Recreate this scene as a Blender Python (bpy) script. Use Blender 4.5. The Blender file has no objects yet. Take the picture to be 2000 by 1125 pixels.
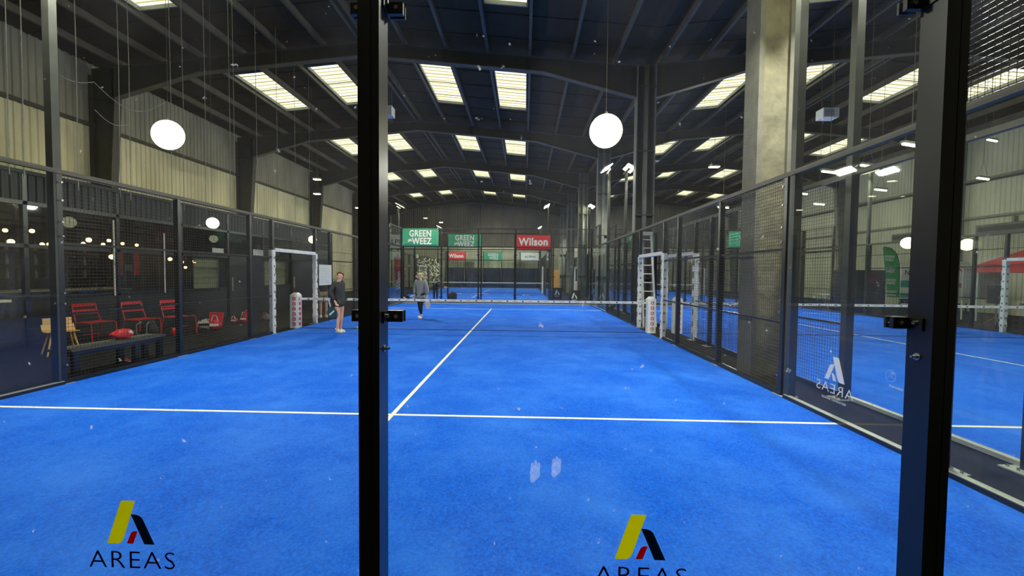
import bpy, bmesh, math, random
from mathutils import Vector, Matrix, Euler
random.seed(7)
PI = math.pi
R = math.radians
SC = bpy.context.scene
COL = SC.collection

# ------------------------------------------------------------------ camera, world, exposure
CAMX, CAMY, CAMZ = 1.497, -1.527, 1.639
cam = bpy.data.cameras.new('camera')
cam.sensor_width = 36.0
cam.lens = 796.1 / 2000 * 36.0
cam.clip_start = 0.05
cam.clip_end = 300
camo = bpy.data.objects.new('camera', cam)
COL.objects.link(camo)
yaw, pit, rol = -.0301399, -.0356161, .00982
# forward / right / up from the calibrated angles
Rz = Matrix.Rotation(yaw, 3, 'Z').transposed()
fwd = Rz @ Vector((0, math.cos(pit), math.sin(pit)))
upv = Rz @ Vector((0, -math.sin(pit), math.cos(pit)))
rgt = Rz @ Vector((1, 0, 0))
c_, s_ = math.cos(rol), math.sin(rol)
r2 = c_ * rgt + s_ * upv
u2 = c_ * upv - s_ * rgt
M3 = Matrix((r2, u2, -fwd)).transposed()
camo.matrix_world = Matrix.Translation((CAMX, CAMY, CAMZ)) @ M3.to_4x4()
SC.camera = camo

world = bpy.data.worlds.new('world')
SC.world = world
world.use_nodes = True
bg = world.node_tree.nodes['Background']
bg.inputs[0].default_value = (0.75, 0.85, 1.0, 1)
bg.inputs[1].default_value = 0.35
SKY_E = 1.7          # translucent roof lights
FLOOD_W = 380.0      # each court floodlight
SC.view_settings.view_transform = 'Standard'
SC.view_settings.look = 'None'
SC.view_settings.gamma = 1.0
SC.view_settings.use_curve_mapping = False
SC.view_settings.exposure = 0.25
SC.cycles.use_denoising = True
SC.cycles.max_bounces = 8
SC.cycles.diffuse_bounces = 4
SC.cycles.glossy_bounces = 4
SC.cycles.transparent_max_bounces = 40
SC.cycles.sample_clamp_indirect = 6.0


# ------------------------------------------------------------------ materials
def srgb(r, g, b):
    f = lambda v: (v / 255 / 12.92) if v / 255 <= .04045 else ((v / 255 + .055) / 1.055) ** 2.4
    return (f(r), f(g), f(b), 1)


MATS = {}


def mat(name, col, rough=.6, metal=0.0, var=.15, scale=6.0, bump=0.0, bscale=40.0, stretch=(1, 1, 1), spec=.5, col2=None):
    if name in MATS:
        return MATS[name]
    m = bpy.data.materials.new(name)
    m.use_nodes = True
    nt = m.node_tree
    p = nt.nodes['Principled BSDF']
    p.inputs['Roughness'].default_value = rough
    p.inputs['Metallic'].default_value = metal
    p.inputs['Specular IOR Level'].default_value = spec
    tc = nt.nodes.new('ShaderNodeTexCoord')
    mp = nt.nodes.new('ShaderNodeMapping')
    mp.inputs['Scale'].default_value = stretch
    nt.links.new(tc.outputs['Object'], mp.inputs[0])
    nz = nt.nodes.new('ShaderNodeTexNoise')
    nz.inputs['Scale'].default_value = scale
    nz.inputs['Detail'].default_value = 6
    nz.inputs['Roughness'].default_value = .6
    nt.links.new(mp.outputs[0], nz.inputs['Vector'])
    cr = nt.nodes.new('ShaderNodeValToRGB')
    c = srgb(*col)
    if col2:
        d = srgb(*col2)
        lo, hi = d, c
    else:
        lo = tuple(v * (1 - var) for v in c[:3]) + (1,)
        hi = tuple(min(1, v * (1 + var)) for v in c[:3]) + (1,)
    cr.color_ramp.elements[0].position = .3
    cr.color_ramp.elements[1].position = .7
    cr.color_ramp.elements[0].color = lo
    cr.color_ramp.elements[1].color = hi
    nt.links.new(nz.outputs[0], cr.inputs[0])
    nt.links.new(cr.outputs[0], p.inputs['Base Color'])
    if bump:
        n2 = nt.nodes.new('ShaderNodeTexNoise')
        n2.inputs['Scale'].default_value = bscale
        n2.inputs['Detail'].default_value = 4
        nt.links.new(mp.outputs[0], n2.inputs['Vector'])
        b = nt.nodes.new('ShaderNodeBump')
        b.inputs['Strength'].default_value = bump
        b.inputs['Distance'].default_value = .02
        nt.links.new(n2.outputs[0], b.inputs['Height'])
        nt.links.new(b.outputs[0], p.inputs['Normal'])
    MATS[name] = m
    return m


def emis(name, col, strength, var=0.0, scale=3.0, stretch=(1, 1, 1)):
    if name in MATS:
        return MATS[name]
    m = bpy.data.materials.new(name)
    m.use_nodes = True
    nt = m.node_tree
    nt.nodes.remove(nt.nodes['Principled BSDF'])
    e = nt.nodes.new('ShaderNodeEmission')
    e.inputs[0].default_value = srgb(*col)
    e.inputs[1].default_value = strength
    if var:
        tc = nt.nodes.new('ShaderNodeTexCoord')
        mp = nt.nodes.new('ShaderNodeMapping')
        mp.inputs['Scale'].default_value = stretch
        nz = nt.nodes.new('ShaderNodeTexNoise')
        nz.inputs['Scale'].default_value = scale
        mr = nt.nodes.new('ShaderNodeMapRange')
        mr.inputs[1].default_value = .3
        mr.inputs[2].default_value = .7
        mr.inputs[3].default_value = strength * (1 - var)
        mr.inputs[4].default_value = strength * (1 + var)
        nt.links.new(tc.outputs['Object'], mp.inputs[0])
        nt.links.new(mp.outputs[0], nz.inputs['Vector'])
        nt.links.new(nz.outputs[0], mr.inputs[0])
        nt.links.new(mr.outputs[0], e.inputs[1])
    nt.links.new(e.outputs[0], nt.nodes['Material Output'].inputs[0])
    MATS[name] = m
    return m


def glass_mat(name, tint=(.93, .95, .94), dust=0.05, base=.035, grime=0.0):
    """thin toughened glass: see-through with a facing-dependent reflection, dust flecks and wiped smears"""
    m = bpy.data.materials.new(name)
    m.use_nodes = True
    nt = m.node_tree
    N, L = nt.nodes, nt.links
    N.remove(N['Principled BSDF'])
    tr = N.new('ShaderNodeBsdfTransparent')
    tr.inputs[0].default_value = (*tint, 1)
    gl = N.new('ShaderNodeBsdfGlossy')
    gl.inputs['Roughness'].default_value = .02
    lw = N.new('ShaderNodeLayerWeight')
    lw.inputs[0].default_value = .5
    pw = N.new('ShaderNodeMath'); pw.operation = 'POWER'; pw.inputs[1].default_value = 5
    L.new(lw.outputs['Facing'], pw.inputs[0])
    ma = N.new('ShaderNodeMath'); ma.operation = 'MULTIPLY_ADD'
    ma.inputs[1].default_value = .6; ma.inputs[2].default_value = base
    L.new(pw.outputs[0], ma.inputs[0])
    mx = N.new('ShaderNodeMixShader')
    L.new(ma.outputs[0], mx.inputs[0]); L.new(tr.outputs[0], mx.inputs[1]); L.new(gl.outputs[0], mx.inputs[2])
    tc = N.new('ShaderNodeTexCoord')
    nz = N.new('ShaderNodeTexNoise'); nz.inputs['Scale'].default_value = 26; nz.inputs['Detail'].default_value = 5
    L.new(tc.outputs['Object'], nz.inputs['Vector'])
    mr = N.new('ShaderNodeMapRange'); mr.inputs[1].default_value = .715; mr.inputs[2].default_value = .76
    mr.inputs[3].default_value = 0; mr.inputs[4].default_value = dust
    L.new(nz.outputs[0], mr.inputs[0])
    n2 = N.new('ShaderNodeTexNoise'); n2.inputs['Scale'].default_value = 1.3; n2.inputs['Detail'].default_value = 3
    L.new(tc.outputs['Object'], n2.inputs['Vector'])
    m2 = N.new('ShaderNodeMapRange'); m2.inputs[1].default_value = .4; m2.inputs[2].default_value = .75
    m2.inputs[3].default_value = 0; m2.inputs[4].default_value = grime
    L.new(n2.outputs[0], m2.inputs[0])
    ad = N.new('ShaderNodeMath'); ad.operation = 'ADD'
    L.new(mr.outputs[0], ad.inputs[0]); L.new(m2.outputs[0], ad.inputs[1])
    df = N.new('ShaderNodeBsdfTranslucent'); df.inputs[0].default_value = (.8, .8, .78, 1)
    m3 = N.new('ShaderNodeMixShader')
    L.new(ad.outputs[0], m3.inputs[0]); L.new(mx.outputs[0], m3.inputs[1]); L.new(df.outputs[0], m3.inputs[2])
    L.new(m3.outputs[0], N['Material Output'].inputs[0])
    return m


def turf_mat():
    m = bpy.data.materials.new('blue sanded turf')
    m.use_nodes = True
    nt = m.node_tree
    N, L = nt.nodes, nt.links
    p = N['Principled BSDF']
    p.inputs['Roughness'].default_value = .9
    p.inputs['Specular IOR Level'].default_value = .15
    tc = N.new('ShaderNodeTexCoord')

    def noise(sc, det, rough=.6):
        n = N.new('ShaderNodeTexNoise'); n.inputs['Scale'].default_value = sc
        n.inputs['Detail'].default_value = det; n.inputs['Roughness'].default_value = rough
        L.new(tc.outputs['Object'], n.inputs['Vector'])
        return n

    def ramp(n, a, b, ca, cb):
        r = N.new('ShaderNodeValToRGB')
        r.color_ramp.elements[0].position = a; r.color_ramp.elements[1].position = b
        r.color_ramp.elements[0].color = ca; r.color_ramp.elements[1].color = cb
        L.new(n.outputs[0], r.inputs[0])
        return r

    def mix(fac, a, b):
        x = N.new('ShaderNodeMix'); x.data_type = 'RGBA'
        L.new(fac, x.inputs[0]); L.new(a, x.inputs[6]); L.new(b, x.inputs[7])
        return x.outputs[2]
    fine = ramp(noise(45, 8, .85), .36, .66, (0.001, 0.048, .38, 1), (0.005, .17, .92, 1))
    light = N.new('ShaderNodeRGB'); light.outputs[0].default_value = (.035, .205, .80, 1)
    patch = ramp(noise(1.1, 7, .68), .42, .78, (0, 0, 0, 1), (.85, .85, .85, 1))
    c1 = mix(patch.outputs[0], fine.outputs[0], light.outputs[0])
    grain = ramp(noise(75, 5, .85), .60, .72, (0, 0, 0, 1), (.75, .75, .75, 1))
    sand = N.new('ShaderNodeRGB'); sand.outputs[0].default_value = (.16, .38, .85, 1)
    c2 = mix(grain.outputs[0], c1, sand.outputs[0])
    L.new(c2, p.inputs['Base Color'])
    b = N.new('ShaderNodeBump'); b.inputs['Strength'].default_value = .5; b.inputs['Distance'].default_value = .01
    L.new(noise(120, 5, .7).outputs[0], b.inputs['Height'])
    L.new(b.outputs[0], p.inputs['Normal'])
    return m


M = dict(
    glass=glass_mat('court glass', dust=.34, grime=.012),
    sglass=glass_mat('side glass', tint=(.92, .945, .935), dust=.05, base=.03, grime=.008),
    wglass=glass_mat('bar window glass', tint=(.8, .83, .82), dust=0, base=.05),
    turf=turf_mat(),
    line=mat('line turf', (226, 226, 208), .9, var=.12, scale=30),
    black=mat('black powder coated steel', (17, 19, 22), .32, var=.3, scale=9, spec=.6),
    navy=mat('dark blue black steel', (18, 19, 22), .3, var=.3, scale=9, spec=.6),
    wire=mat('black mesh wire', (44, 46, 40), .4, var=.2),
    chrome=mat('galvanised bolt', (190, 190, 185), .25, .9, var=.1),
    alu=mat('aluminium shoe', (178, 180, 170), .5, .3, var=.12, scale=12),
    white=mat('white padding vinyl', (226, 226, 220), .5, var=.06, scale=8),
    netm=mat('net cord', (20, 26, 40), .7, var=.2),
    red=mat('red vinyl', (212, 36, 44), .5, var=.12, scale=8),
    redp=mat('red powder coated steel', (200, 40, 44), .4, var=.1),
    pink=mat('faded red print', (196, 110, 108), .6, var=.15),
    green=mat('green banner vinyl', (56, 158, 116), .55, var=.12, scale=3),
    flagg=mat('green flag fabric', (52, 168, 84), .7, var=.15, scale=3),
    teal=mat('teal print', (60, 160, 160), .6, var=.06),
    yellow=mat('yellow print', (232, 228, 0), .5, var=.03),
    dteal=mat('dark teal print', (0, 62, 82), .5, var=.05),
    dnavy=mat('navy print', (6, 34, 80), .5, var=.05),
    redpr=mat('red print', (196, 10, 22), .5, var=.03),
    wprint=mat('white print', (232, 232, 226), .6, var=.03),
    gprint=mat('pale blue print', (120, 176, 226), .5, var=.04),
    dkprint=mat('dark print', (40, 42, 50), .6, var=.1),
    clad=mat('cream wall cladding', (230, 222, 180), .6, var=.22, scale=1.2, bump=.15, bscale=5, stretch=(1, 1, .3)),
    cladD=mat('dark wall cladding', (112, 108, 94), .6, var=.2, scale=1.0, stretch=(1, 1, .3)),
    batg=mat('dark green bat face', (44, 84, 68), .4, var=.5, scale=14),
    cladU=mat('shade toned upper cladding', (158, 154, 130), .6, var=.22, scale=1.2, stretch=(1, 1, .3)),  # cladding greyed so its colour carries the shade above the floodlight beams
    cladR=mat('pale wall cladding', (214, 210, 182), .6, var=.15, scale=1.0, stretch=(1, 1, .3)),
    roof=mat('dark roof decking', (72, 54, 26), .7, var=.25, scale=2.2, bump=.2, bscale=14),
    steel=mat('painted frame steel', (74, 70, 58), .5, var=.2, scale=3),
    steelL=mat('pale painted steel', (128, 132, 122), .5, var=.2, scale=3),
    purl=mat('galvanised purlin', (106, 99, 80), .45, 0, var=.2, scale=3),
    conc=mat('rough plastered concrete', (104, 100, 80), .85, var=.4, scale=3.2, bump=1.0, bscale=5),
    concE=mat('grey concrete edge', (96, 94, 82), .8, var=.18, scale=5, bump=.3),
    floor=mat('black rubber floor', (31, 30, 27), .85, var=.35, scale=5, bump=.25, bscale=90, spec=.15),
    facade=mat('black facade panel', (26, 27, 28), .5, var=.25, scale=3),
    wood=mat('pale varnished wood', (214, 168, 96), .45, var=.15, scale=4, stretch=(1, 1, 6)),
    counter=mat('cream counter', (214, 206, 176), .4, var=.08),
    brown=mat('brown interior wall', (70, 52, 42), .8, var=.3, scale=3),
    cream=mat('cream panel', (206, 200, 160), .7, var=.1, scale=4),
    rib=emis('backlit sheet rib', (240, 226, 150), .78),
    skin=mat('skin', (232, 178, 148), .55, var=.05, scale=14),
    hairB=mat('brown hair', (96, 60, 36), .55, var=.3, scale=30),
    hairY=mat('blonde hair', (206, 178, 128), .55, var=.25, scale=30),
    hairD=mat('dark hair', (30, 26, 24), .5, var=.3, scale=30),
    jacket=mat('black jacket fabric', (36, 38, 40), .7, var=.25, scale=9),
    hoodie=mat('grey hoodie fabric', (150, 152, 146), .85, var=.12, scale=9),
    legg=mat('black leggings', (20, 22, 28), .6, var=.2),
    khaki=mat('beige shorts fabric', (176, 160, 124), .8, var=.12),
    shoe=mat('white shoe', (228, 224, 220), .5, var=.05),
    sole=mat('shoe sole', (200, 190, 186), .6, var=.05),
    eye=mat('eye', (30, 24, 22), .3, var=.05),
    lip=mat('lip', (168, 84, 80), .5, var=.05),
    ball=mat('ball felt', (186, 220, 110), .9, var=.1),
    pale=mat('pale grey paper', (206, 208, 204), .7, var=.06, scale=4),
    grey=mat('mid grey plastic', (120, 122, 120), .6, var=.12),
    bag=mat('black bag fabric', (28, 28, 30), .7, var=.25, scale=14),
    orange=mat('orange print', (214, 84, 30), .6, var=.1),
    leaf=mat('yellow green plant', (140, 170, 40), .7, var=.3, scale=8),
    tent=mat('red canopy fabric', (206, 66, 60), .7, var=.08, scale=3),
    skyp=emis('translucent roof light', (255, 250, 214), SKY_E, var=.25, scale=2.5, stretch=(.6, 4, 1)),
    led=emis('floodlight lens', (255, 248, 206), 26.0),
    globe=emis('globe glow', (255, 249, 205), 3.2),
    bulb=emis('warm bulb glow', (255, 196, 110), 16.0),
    tube=emis('lamp reflection glow', (255, 250, 210), 12.0),
    lamp2=emis('dim lamp glow', (255, 235, 180), 5.0),
)


for k_ in ('yellow', 'dteal', 'redpr', 'dnavy'):
    nt_ = M[k_].node_tree
    p_ = nt_.nodes['Principled BSDF']
    out_ = nt_.nodes['Material Output']
    tl_ = nt_.nodes.new('ShaderNodeBsdfTranslucent')
    nt_.links.new(nt_.nodes['Color Ramp'].outputs[0], tl_.inputs[0])
    mx_ = nt_.nodes.new('ShaderNodeMixShader'); mx_.inputs[0].default_value = .75
    nt_.links.new(p_.outputs[0], mx_.inputs[1]); nt_.links.new(tl_.outputs[0], mx_.inputs[2])
    nt_.links.new(mx_.outputs[0], out_.inputs[0])


# ------------------------------------------------------------------ mesh helpers
class MB:
    def __init__(s):
        s.v, s.f = [], []

    def add(s, vs, fs):
        o = len(s.v)
        s.v += [tuple(v) for v in vs]
        s.f += [tuple(i + o for i in f) for f in fs]
        return s

    def box(s, x0, x1, y0, y1, z0, z1):
        return s.add([(x0, y0, z0), (x1, y0, z0), (x1, y1, z0), (x0, y1, z0), (x0, y0, z1), (x1, y0, z1), (x1, y1, z1), (x0, y1, z1)],
                     [(0, 3, 2, 1), (4, 5, 6, 7), (0, 1, 5, 4), (1, 2, 6, 5), (2, 3, 7, 6), (3, 0, 4, 7)])

    def cbox(s, c, d):
        return s.box(c[0] - d[0] / 2, c[0] + d[0] / 2, c[1] - d[1] / 2, c[1] + d[1] / 2, c[2] - d[2] / 2, c[2] + d[2] / 2)

    def beam(s, a, b, w, h=None, up=(0, 0, 1)):
        h = h or w
        a, b = Vector(a), Vector(b)
        d = (b - a).normalized()
        u = Vector(up)
        if abs(d.dot(u)) > .98:
            u = Vector((1, 0, 0))
        sd = d.cross(u).normalized() * w / 2
        u2 = sd.cross(d).normalized() * h / 2
        vs = [a - sd - u2, a + sd - u2, a + sd + u2, a - sd + u2, b - sd - u2, b + sd - u2, b + sd + u2, b - sd + u2]
        return s.add(vs, [(3, 2, 1, 0), (4, 5, 6, 7), (0, 1, 5, 4), (1, 2, 6, 5), (2, 3, 7, 6), (3, 0, 4, 7)])

    def wire(s, a, b, w):
        """open four-sided wire along y, z or x"""
        a, b = Vector(a), Vector(b)
        d = (b - a).normalized()
        u = Vector((0, 0, 1)) if abs(d.z) < .9 else Vector((1, 0, 0))
        p = d.cross(u).normalized() * w / 2
        q = p.cross(d).normalized() * w / 2
        vs = [a + p, a + q, a - p, a - q, b + p, b + q, b - p, b - q]
        return s.add(vs, [(0, 1, 5, 4), (1, 2, 6, 5), (2, 3, 7, 6), (3, 0, 4, 7)])

    def tube(s, pts, rad, n=8):
        pts = [Vector(p) for p in pts]
        rs = rad if isinstance(rad, (list, tuple)) else [rad] * len(pts)
        ring = []
        o = len(s.v)
        prev = None
        for i, p in enumerate(pts):
            d = (pts[min(i + 1, len(pts) - 1)] - pts[max(i - 1, 0)]).normalized()
            u = Vector((0, 0, 1)) if abs(d.z) < .9 else Vector((1, 0, 0))
            if prev is not None:
                u = prev
            a = (u - d * u.dot(d)).normalized()
            prev = a
            b = d.cross(a)
            for k in range(n):
                t = 2 * PI * k / n
                s.v.append(tuple(p + (a * math.cos(t) + b * math.sin(t)) * rs[i]))
        for i in range(len(pts) - 1):
            for k in range(n):
                a0 = o + i * n + k; a1 = o + i * n + (k + 1) % n
                s.f.append((a0, a1, a1 + n, a0 + n))
        s.f.append(tuple(o + k for k in range(n))[::-1])
        s.f.append(tuple(o + (len(pts) - 1) * n + k for k in range(n)))
        return s

    def ball(s, c, r, n=16, m=10, sc=(1, 1, 1)):
        o = len(s.v)
        s.v.append((c[0], c[1], c[2] - r * sc[2]))
        for i in range(1, m):
            t = PI * i / m
            for k in range(n):
                a = 2 * PI * k / n
                s.v.append((c[0] + r * sc[0] * math.sin(t) * math.cos(a), c[1] + r * sc[1] * math.sin(t) * math.sin(a), c[2] - r * sc[2] * math.cos(t)))
        s.v.append((c[0], c[1], c[2] + r * sc[2]))
        for k in range(n):
            s.f.append((o, o + 1 + (k + 1) % n, o + 1 + k))
            e = len(s.v) - 1
            b = o + 1 + (m - 2) * n
            s.f.append((e, b + k, b + (k + 1) % n))
            for i in range(m - 2):
                a0 = o + 1 + i * n
                s.f.append((a0 + k, a0 + (k + 1) % n, a0 + n + (k + 1) % n, a0 + n + k))
        return s

    def poly(s, pts, n, t):
        """polygon pts (3d list) extruded by vector n*t"""
        n = Vector(n) * t
        k = len(pts)
        vs = [Vector(p) for p in pts] + [Vector(p) + n for p in pts]
        fs = [tuple(range(k))[::-1], tuple(range(k, 2 * k))] + [(i, (i + 1) % k, (i + 1) % k + k, i + k) for i in range(k)]
        return s.add(vs, fs)

    def mesh(s, name, m, smooth=False):
        me = bpy.data.meshes.new(name)
        me.from_pydata(s.v, [], s.f)
        me.update()
        if m:
            me.materials.append(m)
        bm = bmesh.new(); bm.from_mesh(me)
        if len(s.f) < 20000:
            bmesh.ops.recalc_face_normals(bm, faces=bm.faces)
        bm.to_mesh(me); bm.free()
        if smooth:
            for p in me.polygons:
                p.use_smooth = True
        return me

    def obj(s, name, m, parent=None, smooth=False, loc=None):
        return link(name, s.mesh(name, m, smooth), parent, loc)


def link(name, data, parent=None, loc=None, rot=None):
    o = bpy.data.objects.new(name, data)
    COL.objects.link(o)
    if parent:
        o.parent = parent
    if loc:
        o.location = loc
    if rot:
        o.rotation_euler = rot
    return o


def tag(o, label, cat, group=None, kind=None):
    o['label'] = label
    o['category'] = cat
    if group:
        o['group'] = group
    if kind:
        o['kind'] = kind
    return o


def thing(name, label, cat, loc=(0, 0, 0), rz=0, group=None):
    o = link(name, None, None, loc, (0, 0, rz))
    o.empty_display_size = .1
    return tag(o, label, cat, group)


def setting(name, loc=(0, 0, 0)):
    o = link(name, None, None, loc)
    o['kind'] = 'structure'
    return o


def copy_tree(o, parent=None):
    c = o.copy()
    COL.objects.link(c)
    c.parent = parent
    for ch in list(o.children):
        copy_tree(ch, c)
    return c


def place(src, loc, label, rz=None):
    c = copy_tree(src)
    c.location = loc
    if rz is not None:
        c.rotation_euler = (0, 0, rz)
    c['label'] = label
    return c


def text_mesh(txt, size, m, ext=.001, bold=0.0, sx=1.0, align='CENTER', name='lettering', spacing=1.0):
    cu = bpy.data.curves.new(name, 'FONT')
    cu.body = txt
    cu.size = size
    cu.extrude = ext
    cu.offset = bold
    cu.align_x = align
    cu.space_character = spacing
    cu.resolution_u = 3
    o = bpy.data.objects.new(name, cu)
    COL.objects.link(o)
    dg = bpy.context.evaluated_depsgraph_get()
    me = bpy.data.meshes.new_from_object(o.evaluated_get(dg))
    bpy.data.objects.remove(o)
    for v in me.vertices:
        v.co.x *= sx
    me.materials.clear()
    me.materials.append(m)
    me.name = name
    return me


FACE = Euler((PI / 2, 0, 0))   # text plane xy -> xz facing -y


def put_text(txt, size, m, parent, loc, rot=(PI / 2, 0, 0), **k):
    return link('lettering', text_mesh(txt, size, m, **k), parent, loc, rot)


# ================================================================== THE HALL
WL, WR, Y0, Y1 = -13.55, 23.2, -9.0, 44.2
RA, RB, CX = -4.0, 14.3, 5.45            # two ridges and the valley column line
FR = [-1.95, 5.2, 12.35, 19.5, 26.65, 33.8, 40.95]


def roofz(x):
    r = RA if x < CX else RB
    return 9.62 - .095 * abs(x - r)


floor = MB().box(WL - .3, WR + .3, Y0, Y1 + .3, -.2, 0).obj('floor', M['floor'])
floor['kind'] = 'structure'


def corrug(b, axis, p, a0, a1, z0, z1, side, pitch=.2, depth=.03):
    """trapezoid ribbed sheet in the plane axis=p running along the other axis from a0 to a1"""
    prof = []
    a = a0
    while a < a1 - 1e-6:
        for da, h in ((0, 0), (.10, 0), (.14, depth), (.24, depth), (.28, 0)):
            if a + da * pitch / .3 <= a1:
                prof.append((a + da * pitch / .3, h))
        a += pitch
    prof.append((a1, 0))
    vs = []
    for q, h in prof:
        for z in (z0, z1):
            vs.append((p + side * h, q, z) if axis == 'x' else (q, p + side * h, z))
    for q in (a0, a1):
        for z in (z0, z1):
            vs.append((p - side * .04, q, z) if axis == 'x' else (q, p - side * .04, z))
    n = len(prof)
    fs = [(2 * i, 2 * i + 2, 2 * i + 3, 2 * i + 1) for i in range(n - 1)]
    e = 2 * n
    fs.append((e, e + 1, e + 3, e + 2))
    b.add(vs, fs)


def clad_wall(name, axis, p, a0, a1, rows, side, step):
    w = setting(name)
    i = 0
    for z0, z1, m in rows:
        a = a0
        cache = None
        while a < a1 - .05:
            b = MB()
            corrug(b, axis, 0, 0, min(step, a1 - a) - .02, 0, z1 - z0 - .03, side)
            loc = (p, a, z0) if axis == 'x' else (a, p, z0)
            if cache and a + step <= a1:
                link('wall_panel', cache, w, loc)
            else:
                o = b.obj('wall_panel', m, w, loc=loc)
                cache = cache or o.data
            a += step
    return w


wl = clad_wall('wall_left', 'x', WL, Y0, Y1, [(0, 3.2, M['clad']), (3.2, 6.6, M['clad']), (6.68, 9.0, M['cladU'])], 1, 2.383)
MB().box(WL - .1, WL - .05, Y0, Y1, 0, 9.2).obj('wall_backing', M['facade'], wl)
MB().box(WL, WL + .16, Y0, Y1, 6.55, 6.66).obj('girt', M['steel'], wl)
wr = clad_wall('wall_right', 'x', WR, Y0, Y1, [(0, 3.0, M['cladR']), (3.0, 6.2, M['cladR']), (6.28, 9.0, M['cladR'])], -1, 2.383)
MB().box(WR + .05, WR + .1, Y0, Y1, 0, 9.2).obj('wall_backing', M['facade'], wr)
for z in (4.45, 6.24):
    MB().box(WR - .3, WR - .05, Y0, Y1, z, z + .1).obj('girt', M['steelL'], wr)
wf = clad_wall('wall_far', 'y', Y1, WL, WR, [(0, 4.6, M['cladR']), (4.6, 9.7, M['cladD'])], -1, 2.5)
MB().box(WL, WR, Y1 + .05, Y1 + .1, 0, 9.8).obj('wall_backing', M['facade'], wf)
MB().box(WL, WR, Y1 - .14, Y1 - .04, 6.0, 6.12).obj('girt', M['steel'], wf)
wn = clad_wall('wall_near', 'y', Y0, WL, WR, [(0, 4.6, M['cladD']), (4.6, 9.7, M['cladD'])], 1, 2.5)
MB().box(WL, WR, Y0 - .1, Y0 - .05, 0, 9.8).obj('wall_backing', M['facade'], wn)

# ---- roof: decking panels between purlins, translucent panes in the openings
ceil = setting('ceiling')


def roof_cell(x0, x1, y0, y1, m, name='roof_panel', parent=None, th=.05, dz=0):
    z0, z1 = roofz(x0 + 1e-4) + dz, roofz(x1 - 1e-4) + dz
    b = MB().add([(x0, y0, z0), (x1, y0, z1), (x1, y1, z1), (x0, y1, z0), (x0, y0, z0 + th), (x1, y0, z1 + th), (x1, y1, z1 + th), (x0, y1, z0 + th)],
                 [(0, 3, 2, 1), (4, 5, 6, 7), (0, 1, 5, 4), (1, 2, 6, 5), (2, 3, 7, 6), (3, 0, 4, 7)])
    return b.obj(name, m, parent or ceil)


purl = [RA + 1.4 * k for k in range(-6, 7)]
purlB = [RB + 1.4 * k for k in range(-6, 7)]
cellsA = [WL - .1] + purl + [CX]
cellsB = [CX] + purlB + [WR + .1]
bays = [(Y0, FR[0])] + [(FR[i], FR[i + 1]) for i in range(len(FR) - 1)] + [(FR[-1], Y1 + .1)]
for ridge, cells in ((RA, cellsA), (RB, cellsB)):
    for i in range(len(cells) - 1):
        x0, x1 = cells[i], cells[i + 1]
        if x1 - x0 < .02:
            continue
        mid = abs((x0 + x1) / 2 - ridge)
        sky = abs(mid - 2.1) < .1 or abs(mid - 4.9) < .1
        for (a, b_) in bays:
            if sky:
                s0 = a + 1.37 if b_ - a > 6 and a > Y0 else (a + 1.0)
                s1 = min(s0 + 3.42, b_ - .3)
                if a < 0 and a == Y0:
                    s0, s1 = a + 2.6, a + 6.0
                if a == FR[-1]:
                    s0, s1 = a + .6, a + 2.4
                roof_cell(x0, x1, a, s0, M['roof'])
                roof_cell(x0, x1, s1, b_, M['roof'])
                roof_cell(x0, x0 + .1, s0, s1, M['roof'])
                roof_cell(x1 - .1, x1, s0, s1, M['roof'])
                pane = roof_cell(x0 + .1, x1 - .1, s0, s1, M['skyp'], 'skylight_pane', th=.02, dz=.0)
                rb = MB()
                yy = s0 + .13
                k = 0
                while yy < s1 - .05:
                    w = .07 if k % 4 == 3 else .035
                    rb.beam((x0 + .1, yy, roofz(x0 + .11) - .012), (x1 - .1, yy, roofz(x1 - .11) - .012), w, .02)
                    yy += .26 if s1 < 13 else .26
                    k += 1
                rb.obj('pane_rib', M['rib'], pane)['kind'] = 'stuff'
                fr = MB()
                for xx in (x0 + .1, x1 - .1):
                    z = roofz(xx)
                    fr.box(xx - .02, xx + .02, s0, s1, z - .12, z + .01)
                for q in (s0, s1):
                    fr.beam((x0 + .1, q, roofz(x0 + .11) - .05), (x1 - .1, q, roofz(x1 - .11) - .05), .04, .13)
                fr.obj('skylight_frame', M['steelL'], pane)
            else:
                roof_cell(x0, x1, a, b_, M['roof'])
# deck seams: shallow cross ribs over the decking
for ridge, x0, x1 in ((RA, WL, RA), (RA, RA, CX), (RB, CX, RB), (RB, RB, WR)):
    rb = MB()
    yy = Y0 + .5
    while yy < Y1:
        rb.beam((x0, yy, roofz(x0 + .001) - .012), (x1, yy, roofz(x1 - .001) - .012), .03, .022)
        yy += 1.19
    o = rb.obj('deck_seam', M['roof'], ceil)
    o['kind'] = 'stuff'
for px in purl + purlB:
    ridge = px in (RA, RB)
    b = MB()
    z = roofz(px) - .03
    for off in ((-.12, .12) if ridge else (0,)):
        x = px + off
        b.box(x - .012, x + .012, Y0, Y1, z - .2, z)
        b.box(x - .045, x + .045, Y0, Y1, z - .215, z - .195)
        b.box(x - .035, x + .035, Y0, Y1, z - .01, z)
    b.obj('purlin', M['purl'], ceil)

# ---- portal frames
ZE = 7.5


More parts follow.
